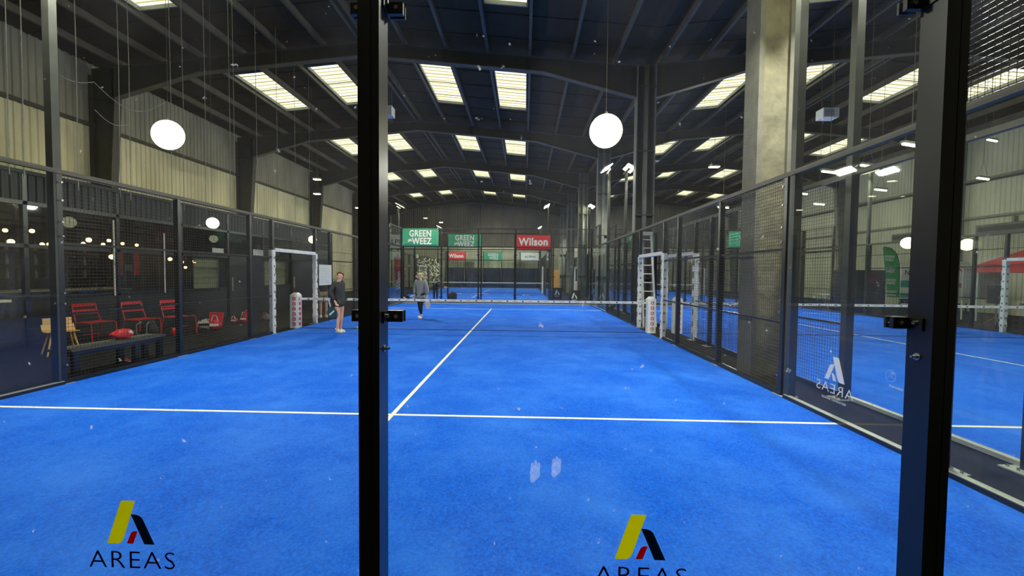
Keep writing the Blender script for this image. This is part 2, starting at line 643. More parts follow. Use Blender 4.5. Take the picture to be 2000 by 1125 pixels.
def rafter(b, fl, xa, xb, ridge, y):
    """haunched I-rafter from column xa to ridge to column xb in the plane y"""
    sL = (xa, xa + 3.1, ridge, xb - 3.1, xb)
    top = [(x, roofz(x + (.001 if x == sL[0] else -.001 if x == sL[-1] else 0)) - .24) for x in (xa, ridge, xb)]
    bot = [(xa, ZE), (xa + 3.1, roofz(xa + 3.1) - .7), (ridge, roofz(ridge) - .7), (xb - 3.1, roofz(xb - 3.1) - .7), (xb, ZE)]
    b.add([(x, y - .012, z) for x, z in (top + bot[::-1])] + [(x, y + .012, z) for x, z in (top + bot[::-1])],
          [(0, 1, 5, 6, 7), (1, 2, 3, 4, 5), (8, 15, 14, 13, 9), (9, 13, 12, 11, 10)])
    for pts in (top, bot):
        for p, q in zip(pts[:-1], pts[1:]):
            fl.beam((p[0], y, p[1]), (q[0], y, q[1]), .22, .025)


for i, y in enumerate(FR):
    pf = setting('portal_frame')
    b, fl = MB(), MB()
    rafter(b, fl, WL + .75, CX - .32, RA, y)
    rafter(b, fl, CX + .32, WR - .75, RB, y)
    for x in (RA - 5.6, RA - 2.8, RA + 2.8, RA + 5.6, RB - 5.6, RB - 2.8, RB + 2.8, RB + 5.6):
        z = roofz(x)
        b.box(x - .01, x + .01, y - .1, y + .1, z - .7, z - .24)
    b.obj('rafter_web', M['steel'], pf)
    fl.obj('rafter_flange', M['purl'], pf)
    for sgn, xw, m in ((1, WL, M['steel']), (-1, WR, M['steelL'])):
        c = MB()
        xi0, xi1 = xw + sgn * .45, xw + sgn * .95
        pts = [(xw + sgn * .05, y - .012, 0), (xi0, y - .012, 0), (xi1, y - .012, ZE), (xi1, y - .012, roofz(xi1) - .2), (xw + sgn * .05, y - .012, roofz(xi1) - .25)]
        c.poly(pts, (0, 1, 0), .024)
        c.beam((xi0, y, 0), (xi1, y, ZE), .26, .03, up=(1, 0, 0))
        c.beam((xi1, y, ZE), (xi1, y, roofz(xi1) - .2), .26, .03, up=(1, 0, 0))
        c.box(xw + sgn * .05, xw + sgn * .08, y - .13, y + .13, 0, 8.3)
        c.box(min(xw, xi1), max(xw, xi1), y - .12, y + .12, ZE - .02, ZE + .01)
        c.obj('wall_column', m, pf)
# valley columns
for i, y in enumerate(FR):
    zt = roofz(CX) - .25
    if i == 1:
        c = thing('concrete_column', 'thick rough plastered grey concrete column rising between the two courts', 'column', (CX + .03, y + .2, 0))
        MB().box(-.22, .22, -.16, .2, 0, 8.5).obj('plaster_core', M['conc'], c)
        e = MB()
        for sx in (-1, 1):
            e.box(min(sx * .2, sx * .28), max(sx * .2, sx * .28), -.2, .22, 0, 8.5)
        e.obj('edge_band', M['concE'], c)
        continue
    dist = ['behind the camera', '', 'second from the glass wall, beside the ladder', 'third from the glass wall', 'fourth from the glass wall', 'fifth from the glass wall', 'last before the far wall'][i]
    c = thing('steel_column', 'grey steel valley column between the courts, ' + dist, 'column', (CX, y, 0))
    b = MB()
    for sx in (-1, 1):
        b.box(sx * .3 - .015, sx * .3 + .015, -.15, .15, 0, zt)
    b.obj('flange', M['steelL'], c)
    MB().box(-.29, .29, -.01, .01, 0, zt).obj('web', M['steelL'] if i > 2 else M['steel'], c)
    p = MB().tube([(0, -.1, .0), (0, -.1, zt)], .075, 12)
    p.obj('drain_pipe', M['steelL'], c, smooth=True)
    q = MB()
    for z in (1.5, 3.6, 5.7, 7.8):
        q.box(-.3, .3, -.185, -.02, z, z + .04)
    q.obj('pipe_bracket', M['steel'], c)
# diagonal wind braces + thin hanging conduits under the roof
for k, (x0, x1, ya, yb) in enumerate(((-6.9, -4.2, 12.5, 16.1), (2.9, 2.9, 11.0, 12.4))):
    pass

# ================================================================== COURTS
POSTX = [-4.98, -3.0, -1.025, .948, 2.923, 4.95]


def mesh_panel(b, axis, p, a0, a1, z0, z1, step=.05, w=.0052):
    n = max(1, round((a1 - a0) / step))
    for k in range(n + 1):
        a = a0 + (a1 - a0) * k / n
        b.wire((p, a, z0) if axis == 'x' else (a, p, z0), (p, a, z1) if axis == 'x' else (a, p, z1), w)
    n = max(1, round((z1 - z0) / step))
    for k in range(n + 1):
        z = z0 + (z1 - z0) * k / n
        b.wire((p, a0, z) if axis == 'x' else (a0, p, z), (p, a1, z) if axis == 'x' else (a1, p, z), w)


def end_wall(near):
    """glass end wall in the local plane y=0, posts on the -y side"""
    w = thing('glass_end_wall', '', 'glass wall')
    for k in range(5):
        x0, x1 = POSTX[k] + .012, POSTX[k + 1] - .012
        if k == 0: x0 = -5.0
        if k == 4: x1 = 5.0
        MB().box(x0, x1, -.006, .006, .05, 3.0).obj('glass_pane', M['glass'], w)
        b = MB(); mesh_panel(b, 'y', -.03, POSTX[k] + .04, POSTX[k + 1] - .04, 3.06, 3.98)
        o = b.obj('mesh_panel', M['wire'], w)
    for x in POSTX:
        b = MB()
        b.box(x - .0375, x + .008, -.105, -.012, 0, 4.0)
        b.box(x + .011, x + .0375, -.105, -.012, 0, 4.0)
        b.box(x + .005, x + .015, -.1, -.02, 0, 4.0)
        b.obj('post', M['black'] if near else M['black'], w)
        MB().box(x - .1, x + .1, -.2, .0, 0, .012).obj('base_plate', M['alu'], w)
        for z in (.35, 1.475, 2.6):
            for sx in (-1, 1):
                if abs(x) > 4.9 and sx * x > 0: continue
                c = MB()
                xa = x + sx * .0385
                c.box(min(xa, xa + sx * .058), max(xa, xa + sx * .058), -.024, -.0075, z - .021, z + .021)
                c.box(min(xa, xa + sx * .058), max(xa, xa + sx * .058), .0075, .016, z - .021, z + .021)
                c.box(min(xa, xa + sx * .006), max(xa, xa + sx * .006), -.075, -.012, z - .022, z + .022)
                co = c.obj('glass_clamp', M['black'], w)
                t = MB()
                t.tube([(xa + sx * .034, -.024, z), (xa + sx * .034, -.03, z)], .008, 8)
                t.tube([(xa + sx * .006, -.05, z + .004), (xa + sx * .014, -.05, z + .004)], .007, 8)
                t.obj('clamp_bolt', M['chrome'], co)
        if near:
            for sx in (-1, 1):
                t = MB()
                xa = x + sx * .0375
                t.tube([(xa, -.055, 1.36), (xa + sx * .003, -.055, 1.36)], .013, 14)
                t.tube([(xa + sx * .003, -.055, 1.36), (xa + sx * .012, -.055, 1.36)], .008, 6)
                t.tube([(xa + sx * .012, -.055, 1.36), (xa + sx * .022, -.055, 1.36)], .0045, 8)
                t.obj('bolt', M['chrome'], w, smooth=False)
    MB().box(-5.02, 5.02, -.06, -.012, 3.0, 3.05).obj('middle_rail', M['black'], w)
    MB().box(-5.02, 5.02, -.06, -.012, 3.96, 4.0).obj('top_rail', M['black'], w)
    MB().box(-5.0, 5.0, -.03, .02, 0, .05).obj('base_rail', M['alu'], w)
    return w


bolt_me = MB().tube([(-.012, 0, 0), (-.028, 0, 0)], .014, 8).mesh('bolt', M['chrome'])
anchor_me = MB().tube([(0, 0, .012), (0, 0, .032)], .012, 6).mesh('anchor_bolt', M['chrome'])


def side_fence():
    """court side seen from the court centre: local x=0 plane is the play side, +x is outside, y 0..20"""
    w = thing('side_fence', '', 'fence')
    for a, b_ in ((0.02, 1.98), (2.02, 3.96), (16.04, 17.98), (18.02, 19.98)):
        MB().box(-.006, .006, a, b_, .05, 3.0).obj('glass_pane', M['sglass'], w)
    segs = [(0.05, 1.97, 3.04, 3.98), (18.03, 19.95, 3.04, 3.98)]
    segs += [(4.12, 5.96, .06, 2.97), (6.04, 7.96, .06, 2.97), (8.04, 8.93, .06, 2.97), (9.0, 11.1, 2.24, 2.97),
             (11.17, 11.96, .06, 2.97), (12.04, 13.96, .06, 2.97), (14.04, 15.96, .06, 2.97)]
    for a, b_, z0, z1 in segs:
        b = MB(); mesh_panel(b, 'x', .02, a, b_, z0, z1)
        b.obj('mesh_panel', M['wire'], w)
        for z in ([z0, z1] + ([1.0, 2.0] if z1 - z0 > 2 else [])):
            MB().box(.028, .06, a - .04, b_ + .04, z - .015, z + .015).obj('rail', M['black'], w)
    for y in (0.0, 2.0, 4.13, 6.0, 8.0, 8.97, 11.13, 12.0, 14.0, 15.98, 18.0, 20.0):
        top = 4.0 if y in (0.0, 2.0, 18.0, 20.0) else (2.97 if y not in (8.97, 11.13) else 2.97)
        o = MB().box(.012, .1, y - .035, y + .035, 0, top).obj('post', M['navy'] if y < 5 else M['black'], w)
        MB().box(-.02, .2, y - .11, y + .11, 0, .012).obj('base_plate', M['alu'], w)
        if y < 5 or y > 15:
            for z in (.28, 1.15, 1.3, 2.1, 2.3, 2.6, 2.85):
                link('bolt', bolt_me, w, (0, y, z))
            for (px, py) in ((.15, -.08), (.15, .08), (.15, 0)):
                link('anchor_bolt', anchor_me, w, (px, y + py, 0))
    MB().box(.0, .065, 0, 20, 2.97, 3.03).obj('top_rail', M['steel'], w)
    for a in (0, 18):
        MB().box(.0, .05, a, a + 2, 3.96, 4.0).obj('upper_rail', M['steel'], w)
    for a, b_ in ((0, 4.0), (16, 20)):
        MB().box(-.012, .055, a, b_, .012, .055).obj('glass_shoe', M['alu'], w)
        MB().box(-.022, -.012, a, b_, .0, .05).obj('shoe_trim', M['black'], w)
    for a, b_ in ((4.1, 8.97), (11.13, 16)):
        MB().box(.0, .05, a, b_, .0, .045).obj('bottom_rail', M['black'], w)
    # white padding round the gate opening
    for y in (8.97, 11.13):
        b = MB()
        for k in range(14):
            z = .02 + k * .155
            r = .04 + .007 * (k % 2)
            b.box(.055 - r - .02, .06 + r, y - r - .005, y + r + .005, z, z + .154)
        p = b.obj('post_padding', M['white'], w)
        g = MB()
        for k in range(9):
            z = .2 + k * .22
            g.box(-.016, -.0122, y - .022, y + .022, z, z + .05)
            g.box(.03, .08, y - .056, y - .052, z, z + .05)
        g.obj('padding_mark', M['grey'], p)['kind'] = 'stuff'
    b = MB()
    for k in range(13):
        y = 9.05 + k * .155
        r = .05 + .007 * (k % 2)
        b.box(.03 - r, .055 + r, y, y + .154, 2.15, 2.24)
    b.obj('lintel_padding', M['white'], w)
    return w


def court_net():
    w = thing('court_net', '', 'net')
    b = MB()
    n = 220
    for k in range(n + 1):
        x = -4.96 + 9.92 * k / n
        b.wire((x, 0, .01), (x, 0, .83), .0022)
    for k in range(19):
        z = .02 + k * .0445
        b.wire((-4.96, 0, z), (4.96, 0, z), .0022)
    o = b.obj('net_mesh', M['netm'], w)
    o['kind'] = 'stuff'
    MB().box(-4.98, 4.98, -.012, .012, .82, .885).obj('net_tape', M['white'], w)
    MB().tube([(-4.96 + .62 * k, 0, .012) for k in range(17)], .012, 6).obj('bottom_cord', M['netm'], w)
    g = MB()
    x = -4.7
    k = 0
    while x < 4.8:
        g.box(x - .022, x + .022, -.0135, -.012, .835, .87)
        x += .44
    g.obj('tape_mark', M['dkprint'], w)['kind'] = 'stuff'
    g = MB(); x = -4.55
    while x < 4.8:
        g.box(x, x + .13, -.0135, -.012, .847, .86); x += .44
    g.obj('tape_print', M['grey'], w)['kind'] = 'stuff'
    for sx in (-1, 1):
        b = MB().box(sx * 5.06 - .12, sx * 5.06 + .10, -.12, .1, .012, .96)
        b.add([(sx * 5.06 - .12, -.12, .96), (sx * 5.06 + .1, -.12, .96), (sx * 5.06 + .1, .1, .96), (sx * 5.06 - .12, .1, .96), (sx * 5.06 - .06, -.05, 1.03), (sx * 5.06 + .05, -.05, 1.03), (sx * 5.06 + .05, .04, 1.03), (sx * 5.06 - .06, .04, 1.03)],
              [(0, 1, 5, 4), (1, 2, 6, 5), (2, 3, 7, 6), (3, 0, 4, 7), (4, 5, 6, 7)])
        p = b.obj('post_pad', M['white'], w)
        g = MB()
        for k in range(6):
            z = .09 + k * .145
            g.box(sx * 5.06 - .045, sx * 5.06 + .045, -.1245, -.12, z, z + .085)
            g.box(sx * 5.06 + .1, sx * 5.06 + .1045, -.05, .04, z, z + .085)
        g.obj('pad_print', M['red'] if sx < 0 else M['pink'], p)['kind'] = 'stuff'
        g = MB()
        for k in range(6):
            z = .105 + k * .145
            g.box(sx * 5.06 - .02, sx * 5.06 + .012, -.1265, -.1245, z, z + .05)
        g.obj('pad_emblem', M['wprint'], p)['kind'] = 'stuff'
        MB().box(sx * 5.06 - .03, sx * 5.06 + .03, -.03, .03, 0, .98).obj('net_post', M['black'], w)
    return w


def flood_mast():
    """pole at the origin, lamp heads reaching to +x"""
    w = thing('floodlight_mast', '', 'floodlight')
    MB().box(-.05, .05, -.05, .05, 0, 6.0).obj('pole', mat('grey green mast paint', (54, 56, 50), .45, var=.2), w)
    MB().box(-.04, .04, -.45, .45, 5.98, 6.05).obj('cross_arm', M['steel'], w)
    for s in (-1, 1):
        h = MB().box(-.2, .2, -.22, .22, 0, .05).obj('lamp_head', M['steelL'], w)
        h.location = (.12, s * .27, 6.15); h.rotation_euler = (0, R(28), 0)
        MB().box(-.18, .18, -.2, .2, -.012, 0).obj('lens', M['led'], h)
        f = MB()
        for k in range(5):
            f.box(-.14 + k * .066, -.13 + k * .066, -.17, .17, .05, .09)
        f.obj('cooling_fin', M['steelL'], h)
    return w


for o in [x for x in bpy.data.objects if x.name.startswith('lamp_head') and x.data is None]:
    bpy.data.objects.remove(o)

MY = lambda y0: 4.0 if y0 < 1 else 3.4
COURTS = [(0.0, 0.0, 'main blue court'), (10.85, 0.0, 'right hand neighbouring court'), (-2.0, 22.5, 'court behind the far glass'), (10.85, 22.5, 'far right court')]


def turf_set(w):
    MB().box(-5.0, 5.0, 0, 20, 0, .008).obj('turf', M['turf'], w)
    for a in (3.05, 16.95):
        MB().box(-5.0, 5.0, a - .025, a + .025, .004, .0095).obj('service_line', M['line'], w)
    MB().box(-.025, .025, 2.85, 17.15, .004, .0095).obj('centre_line', M['line'], w)


protoE, protoS, protoN, protoM = end_wall(True), side_fence(), court_net(), flood_mast()
for o in [x for x in bpy.data.objects if x.name.startswith('lamp_head') and x.data is None]:
    bpy.data.objects.remove(o)
tf = None
for ci, (cx, y0, nm) in enumerate(COURTS):
    if tf is None:
        tf = thing('turf_court', 'bright blue sanded turf with white lines, ' + nm, 'court', (cx, y0, 0))
        turf_set(tf)
        mk = lambda proto, loc, lab, rz=0: (setattr(proto, 'location', loc), setattr(proto, 'rotation_euler', (0, 0, rz)), proto.__setitem__('label', lab), proto)[-1]
        endA = mk(protoE, (cx, y0, 0), 'clear glass end wall in the foreground with black posts and printed logos')
        fenR = mk(protoS, (cx + 5, y0, 0), 'black mesh and glass fence down the right side of the main court')
        netA = mk(protoN, (cx, y0 + 10, 0), 'white taped net across the main court with red marked pads')
        mastA = mk(protoM, (cx + 5.065, y0 + MY(y0), 0), 'tall mast rising from the near right corner panel of the main court', PI)
    else:
        place(tf, (cx, y0, 0), 'bright blue turf of the ' + nm)
        place(protoE, (cx, y0, 0), 'glass end wall on the near side of the ' + nm)
        place(protoS, (cx + 5, y0, 0), 'mesh and glass fence along the right of the ' + nm, 0)
        place(protoN, (cx, y0 + 10, 0), 'white taped net of the ' + nm)
        place(protoM, (cx + 5.065, y0 + MY(y0), 0), 'floodlight mast at the near right of the ' + nm, PI)
    place(protoE, (cx, y0 + 20, 0), 'glass end wall at the far end of the ' + nm, PI)
    f = copy_tree(protoS)
    f.location = (cx - 5, y0 + 20, 0); f.rotation_euler = (0, 0, PI)
    f['label'] = 'mesh and glass fence along the left of the ' + nm
    place(protoM, (cx - 5.065, y0 + MY(y0), 0), 'floodlight mast at the near left of the ' + nm, 0)
    place(protoM, (cx - 5.065, y0 + 16.1, 0), 'floodlight mast at the far left of the ' + nm, 0)
    place(protoM, (cx + 5.065, y0 + 16.1, 0), 'floodlight mast at the far right of the ' + nm, PI)
    for sx in (-1, 1):
        for yy in (4.0, 16.0):
            l = bpy.data.lights.new('floodlight', 'AREA')
            l.shape = 'RECTANGLE'; l.size = .3; l.size_y = .9
            l.energy = FLOOD_W; l.color = (1, .97, .86); l.spread = R(170)
            lo = link('floodlight_lamp', l, None, (cx + sx * 4.7, y0 + yy - .1, 6.0))
            lo.rotation_euler = (0, R(38) * sx, 0)

# printed logos on the foreground glass (two panes)
panes = sorted([c for c in endA.children if c.name.startswith('glass_pane')], key=lambda c: c.data.vertices[0].co.x)


def logo(parent, x, z, s, mats, y=-.0075, plane='xz', flip=1):
    """A-shaped emblem with the word AREAS; coordinates are print pixels * s"""
    def P(pts):
        out = []
        for a, b in pts:
            u, v = (a - 800) * s * flip, (385 - b) * s
            out.append((x + u, y, z + v) if plane == 'xz' else (y, x + u, z + v))
        return out
    n = (0, -1, 0) if plane == 'xz' else (-1, 0, 0)
    Y = [(712, 385), (846, 385), (840, 410), (720, 770), (705, 805), (680, 828), (650, 836), (548, 836), (555, 805), (690, 410), (700, 392)]
    D = [(800, 526), (850, 527), (890, 540), (918, 565), (935, 600), (1042, 836), (935, 836)]
    Rr = [(868, 702), (818, 832), (752, 832), (795, 725), (815, 706), (835, 700)]
    for pts, m, nm in ((Y, mats[0], 'emblem_bar'), (D, mats[1], 'emblem_leaf'), (Rr, mats[2], 'emblem_foot')):
        MB().poly(P(pts), n, .0006).obj(nm, m, parent)
    me = text_mesh('AREAS', 262 * s, mats[3], ext=.0003, bold=-.0012 if s > .0003 else 0, sx=1.12 * flip if plane == 'xz' else 1.12, spacing=1.12)
    o = link('lettering', me, parent)
    return o


E_S = .000384
for pane, lx in ((panes[2], -.035), (panes[3], 1.948)):
    o = logo(pane, lx, .735, E_S, (M['yellow'], M['dteal'], M['redpr'], M['dnavy']))
    o.location = (lx + .002, -.008, .735 - (1090 - 385) * E_S)
    o.rotation_euler = (PI / 2, 0, 0)
# smudges left by hands on the right foreground pane
sm = mat('chalky smudge', (190, 205, 225), .9, var=.1)
nt = sm.node_tree
tb = nt.nodes.new('ShaderNodeBsdfTranslucent'); tb.inputs[0].default_value = (.8, .86, .95, 1)
ta = nt.nodes.new('ShaderNodeBsdfTransparent')
tm = nt.nodes.new('ShaderNodeMixShader'); tm.inputs[0].default_value = .13
nt.links.new(ta.outputs[0], tm.inputs[1]); nt.links.new(tb.outputs[0], tm.inputs[2])
nt.links.new(tm.outputs[0], nt.nodes['Material Output'].inputs[0])
for (hx, hz, rr) in ((1.545, .885, .02), (1.625, .905, .019)):
    b = MB()
    for k, (dx, dz, a, c) in enumerate(((0, 0, 1.0, 1.4), (-.5, 1.1, .35, .9), (.1, 1.5, .35, 1.0), (.7, 1.2, .3, .9), (-.4, -1.1, .6, .8))):
        pts = [(hx + rr * (dx + a * math.cos(t * PI / 5)), -.0068, hz + rr * (dz + c * math.sin(t * PI / 5))) for t in range(10)]
        b.poly(pts, (0, -1, 0), .0003)
    b.obj('smudge', sm, panes[3])

# white emblem, mirrored word and star on the right side glass (read from outside)
sp = sorted([c for c in fenR.children if c.name.startswith('glass_pane')], key=lambda c: c.data.vertices[0].co.y)[1]
w4 = (M['wprint'],) * 4
# frame: local to fence (x=5); seen from the court the word is mirrored
s = .00060
o = logo(sp, 3.13, .735, s, w4, y=.0, plane='yz', flip=1)
for c in list(sp.children):
    c.location.x = -.0075
o.location = (-.0078, 3.13, .735 - (1080 - 385) * s)
o.rotation_euler = (PI / 2, 0, PI / 2)
o2 = link('lettering', text_mesh('RESTAURANT SERVICES', .034, M['wprint'], ext=.0003), sp, (-.0078, 3.13, .235), (PI / 2, 0, PI / 2))
st = MB()
N_ = 28
ring = []
for k in range(N_):
    a0, a1 = 2 * PI * k / N_, 2 * PI * (k + 1) / N_
    st.poly([(-.0075, 2.43 + .058 * math.cos(a0), .70 + .058 * math.sin(a0)), (-.0075, 2.43 + .058 * math.cos(a1), .70 + .058 * math.sin(a1)),
             (-.0075, 2.43 + .052 * math.cos(a1), .70 + .052 * math.sin(a1)), (-.0075, 2.43 + .052 * math.cos(a0), .70 + .052 * math.sin(a0))], (-1, 0, 0), .0005)
for k in range(3):
    a = PI / 2 + k * 2 * PI / 3
    t = Vector((0, math.cos(a), math.sin(a))); q = Vector((0, -math.sin(a), math.cos(a)))
    c0 = Vector((-.0075, 2.43, .70))
    st.poly([c0 - q * .007, c0 + t * .054, c0 + q * .007], (-1, 0, 0), .0005)
st.obj('star_emblem', M['gprint'], sp)
link('lettering', text_mesh('Mercedes-Benz', .036, M['wprint'], ext=.0003), sp, (-.0078, 2.33, .592), (PI / 2, 0, -PI / 2))


# ================================================================== BANNERS
def banner(label, x, y, z, w, h, m, parts, group=None, name='banner'):
    """slightly rumpled sheet hung on the fence, facing -y"""
    t = thing(name, label, 'banner', (x, y, z), 0, group)
    nx, nz = 14, 6
    vs = []
    for k, sgn in ((0, -1), (1, 1)):
        for j in range(nz + 1):
            for i in range(nx + 1):
                u, v = i / nx, j / nz
                yy = .012 * math.sin(u * 9 + v * 3) * math.sin(v * PI) + .008 * math.sin(u * 17 - v * 5)
                vs.append(((u - .5) * w, yy + sgn * .002, (v - .5) * h))
    n1 = (nx + 1) * (nz + 1)
    fs = []
    for j in range(nz):
        for i in range(nx):
            a = j * (nx + 1) + i
            fs.append((a, a + 1, a + nx + 2, a + nx + 1))
            fs.append((a + n1, a + n1 + nx + 1, a + n1 + nx + 2, a + n1 + 1))
    bo = [i for i in range(nx + 1)]
    for i in range(nx):
        fs.append((i, i + n1, i + 1 + n1, i + 1))
        a = nz * (nx + 1) + i
        fs.append((a, a + 1, a + 1 + n1, a + n1))
    MB().add(vs, fs).obj('sheet', m, t, smooth=True)
    g = MB()
    for sx in (-1, 1):
        for sz in (-1, 1):
            g.tube([(sx * (w / 2 - .04), -.03, sz * (h / 2 - .04)), (sx * (w / 2 - .04), -.022, sz * (h / 2 - .04))], .018, 8)
    g.obj('eyelet', M['chrome'], t)
    for p in parts:
        txt, size, m2, px, pz, bold, sx = p
        link('lettering', text_mesh(txt, size, m2, ext=.002, bold=bold, sx=sx, spacing=1.06), t, (px, -.028, pz), (PI / 2, 0, 0))
    return t


def weed(t, x, z, s):
    b = MB()
    for a in (-60, -20, 20, 60, 100, 140):
        d = Vector((math.cos(R(a + 60)), 0, math.sin(R(a + 60))))
        q = Vector((-d.z, 0, d.x))
        c = Vector((x, -.028, z))
        b.poly([c, c + d * s * .5 + q * s * .16, c + d * s, c + d * s * .5 - q * s * .16], (0, -1, 0), .002)
    b.obj('leaf_emblem', M['wprint'], t)


GW = [('GREEN', .46, M['wprint'], .0, .05, .012, .8), ('WEEZ', .46, M['wprint'], .08, -.35, .012, .8)]
b1 = banner('large green banner with GREEN WEEZ lettering on the far left of the end wall', -4.02, 19.95, 3.5, 1.92, .94, M['green'], GW)
weed(b1, -.55, -.2, .16)
b2 = banner('green GREEN WEEZ banner in the middle, right of the large one', -2.02, 22.34, 3.52, 1.94, .8, M['green'], [('GREEN', .43, M['wprint'], 0, .03, .01, .82), ('WEEZ', .43, M['wprint'], .08, -.33, .01, .82)])
weed(b2, -.5, -.2, .14)
b3 = banner('large red banner reading Wilson on the right', 2.0, 22.34, 3.47, 1.96, .84, M['red'], [('Wilson', .6, M['wprint'], 0, -.17, .02, .92)])
b4 = banner('small red Wilson banner on the far wall of the back court', -5.9, 42.45, 3.46, 1.95, .86, M['red'], [('Wilson', .56, M['wprint'], 0, -.16, .018, .92)])
b5 = banner('small green GREEN WEEZ banner far away under the roof, left of the grey one', -1.9, 42.45, 3.46, 1.95, .86, M['green'], [('GREEN', .43, M['wprint'], 0, .03, .01, .82), ('WEEZ', .43, M['wprint'], .08, -.33, .01, .82)])
b6 = banner('small pale grey banner far away reading ALPINE', 2.1, 42.45, 3.46, 1.95, .86, M['pale'], [('ALPINE', .3, M['dkprint'], 0, -.1, 0, 1.2)])
b7 = banner('pale grey banner reading ALPINE at the left, beside the post', -5.95, 22.34, 3.45, 1.9, .8, M['pale'], [('ALPINE', .36, M['dkprint'], 0, -.12, .004, 1.2)])
b8 = banner('green banner seen behind the ladder and columns', 8.1, 22.34, 3.5, 1.9, .85, M['green'], [('GREEN', .43, M['wprint'], 0, .03, .01, .82), ('WEEZ', .43, M['wprint'], .08, -.33, .01, .82)])
b9 = banner('plain green strip banner on the mesh far right', 13.0, 19.975, 3.5, 1.9, .85, M['green'], [('WEEZ', .36, M['wprint'], .08, -.1, .01, 1)])
# red feather sign beyond the end wall
t = thing('feather_flag', 'narrow red upright feather flag with white lettering, left behind the far glass', 'flag', (-6.9, 25.5, 0))
MB().poly([(-.28, 0, .9), (.28, 0, .9), (.3, 0, 2.2), (.1, 0, 2.65), (-.28, 0, 2.7)], (0, 1, 0), .01).obj('sail', M['red'], t)
MB().tube([(-.3, 0, 0), (-.3, 0, 2.75)], .015, 6).obj('pole', M['grey'], t)
link('lettering', text_mesh('Wilson', .42, M['wprint'], ext=.002, bold=.01), t, (.14, -.012, 1.1), (PI / 2, R(-90), 0))

# navy windscreens and pale boards on the far court end
for k in range(5):
    x = -6.0 + k * 2.0
    o = MB().box(-.96, .96, 0, .02, 0, 2.2).obj('windscreen_sheet', mat('navy windscreen', (26, 34, 58), .7, var=.25, scale=2))
    o.location = (x, 42.62, .02)
    tag(o, 'dark navy windscreen sheet behind the far end glass of the back court', 'screen', 'navy windscreens at the far end')
for k in range(5):
    o = copy_tree(o)
    o.location = (6.85 + k * 2.0, 42.62, .02)
    o['label'] = 'dark navy windscreen sheet behind the far end glass of the right back court'
    o['group'] = 'navy windscreens far right'

# floor prints on the back court
g = thing('turf_print', 'orange oval print on the turf of the back court, left one', 'floor print', (-4.1, 30.6, .0097))
MB().poly([(.75 * math.cos(k * PI / 12), .3 * math.sin(k * PI / 12), 0) for k in range(24)], (0, 0, 1), .002).obj('oval', M['orange'], g)
link('lettering', text_mesh('Wilson', .42, M['wprint'], ext=.001, bold=.01), g, (0, -.13, .003))
g2 = place(g, (-1.9, 30.6, .0097), 'orange oval print on the turf of the back court, middle one')
g3 = thing('turf_print', 'dark oval turf print with a white emblem on the back court', 'floor print', (1.6, 29.4, .0097))
MB().poly([(.95 * math.cos(k * PI / 12), .45 * math.sin(k * PI / 12), 0) for k in range(24)], (0, 0, 1), .002).obj('oval', M['dnavy'], g3)
MB().poly([(-.3, -.3, .003), (-.12, -.3, .003), (.06, .35, .003), (-.1, .35, .003)], (0, 0, 1), .002).poly([(.05, .1, .003), (.14, .15, .003), (.32, -.3, .003), (.17, -.3, .003)], (0, 0, 1), .002).obj('emblem', M['wprint'], g3)

# sign boards with the white emblem standing beside the valley columns
for k, (x, y, lab) in enumerate(((3.6, 24.6, 'low black board with white emblem, left of the column'), (4.25, 20.9, 'low black board with white emblem, nearest the column foot'))):
    t = thing('sign_board', lab, 'sign', (x, y, 0))
    MB().box(-.3, .3, 0, .04, .02, .75).obj('board', M['facade'], t)
    MB().poly([(-.16, -.004, .3), (-.08, -.004, .3), (.02, -.004, .6), (-.06, -.004, .6)], (0, 1, 0), .003).poly([(.02, -.004, .5), (.08, -.004, .5), (.17, -.004, .3), (.09, -.004, .3)], (0, 1, 0), .003).obj('emblem', M['wprint'], t)
    link('lettering', text_mesh('AREAS', .1, M['wprint'], ext=.001), t, (0, -.004, .18), (PI / 2, 0, 0))

# wooden cabinet under the banner
t = thing('wooden_cabinet', 'tall brown wooden cabinet beyond the end wall, right of centre', 'cabinet', (4.5, 39.5, 0))
MB().box(-.55, .55, 0, .4, 0, 2.0).obj('body', M['wood'], t)
MB().box(-.5, -.02, -.02, 0, .05, 1.95).obj('door', M['wood'], t)
MB().box(.02, .5, -.02, 0, .05, 1.95).obj('door', M['wood'], t)

# ================================================================== LADDER
t = thing('stepladder', 'white aluminium ladder leaning at the column by the net', 'ladder', (5.42, 11.82, 0))
for sx in (-1, 1):
    MB().beam((sx * .19, -.55, .012), (sx * .15, 0, 2.95), .03, .06).obj('rail', M['white'], t)
for k in range(10):
    z = .28 + k * .275
    f = z / 2.95
    w = .19 - .04 * f
    MB().box(-w, w, -.55 * (1 - f) - .03, -.55 * (1 - f) + .03, z, z + .03).obj('rung', M['white'], t)
MB().box(-.19, .19, -.06, .08, 2.9, 3.02).obj('top_cap', M['pale'], t)


# ================================================================== LAMPS
def globe(label, x, y, z, r, m='globe'):
    t = thing('globe_lamp', label, 'lamp', (x, y, z))
    MB().ball((0, 0, 0), r, 28, 18, (.82 if x < -5 and r > .2 else 1, 1, 1)).obj('shade', M[m], t, smooth=True).rotation_euler = (0, R(24) if x < -5 and r > .2 else 0, 0)
    MB().tube([(0, 0, r - .01), (0, 0, r + .05)], .03, 8).obj('cap', M['steel'], t)
    MB().tube([(0, 0, r + .04), (0, 0, roofz(x) - z - .02)], .004, 5).obj('cord', M['steel'], t)
    return t


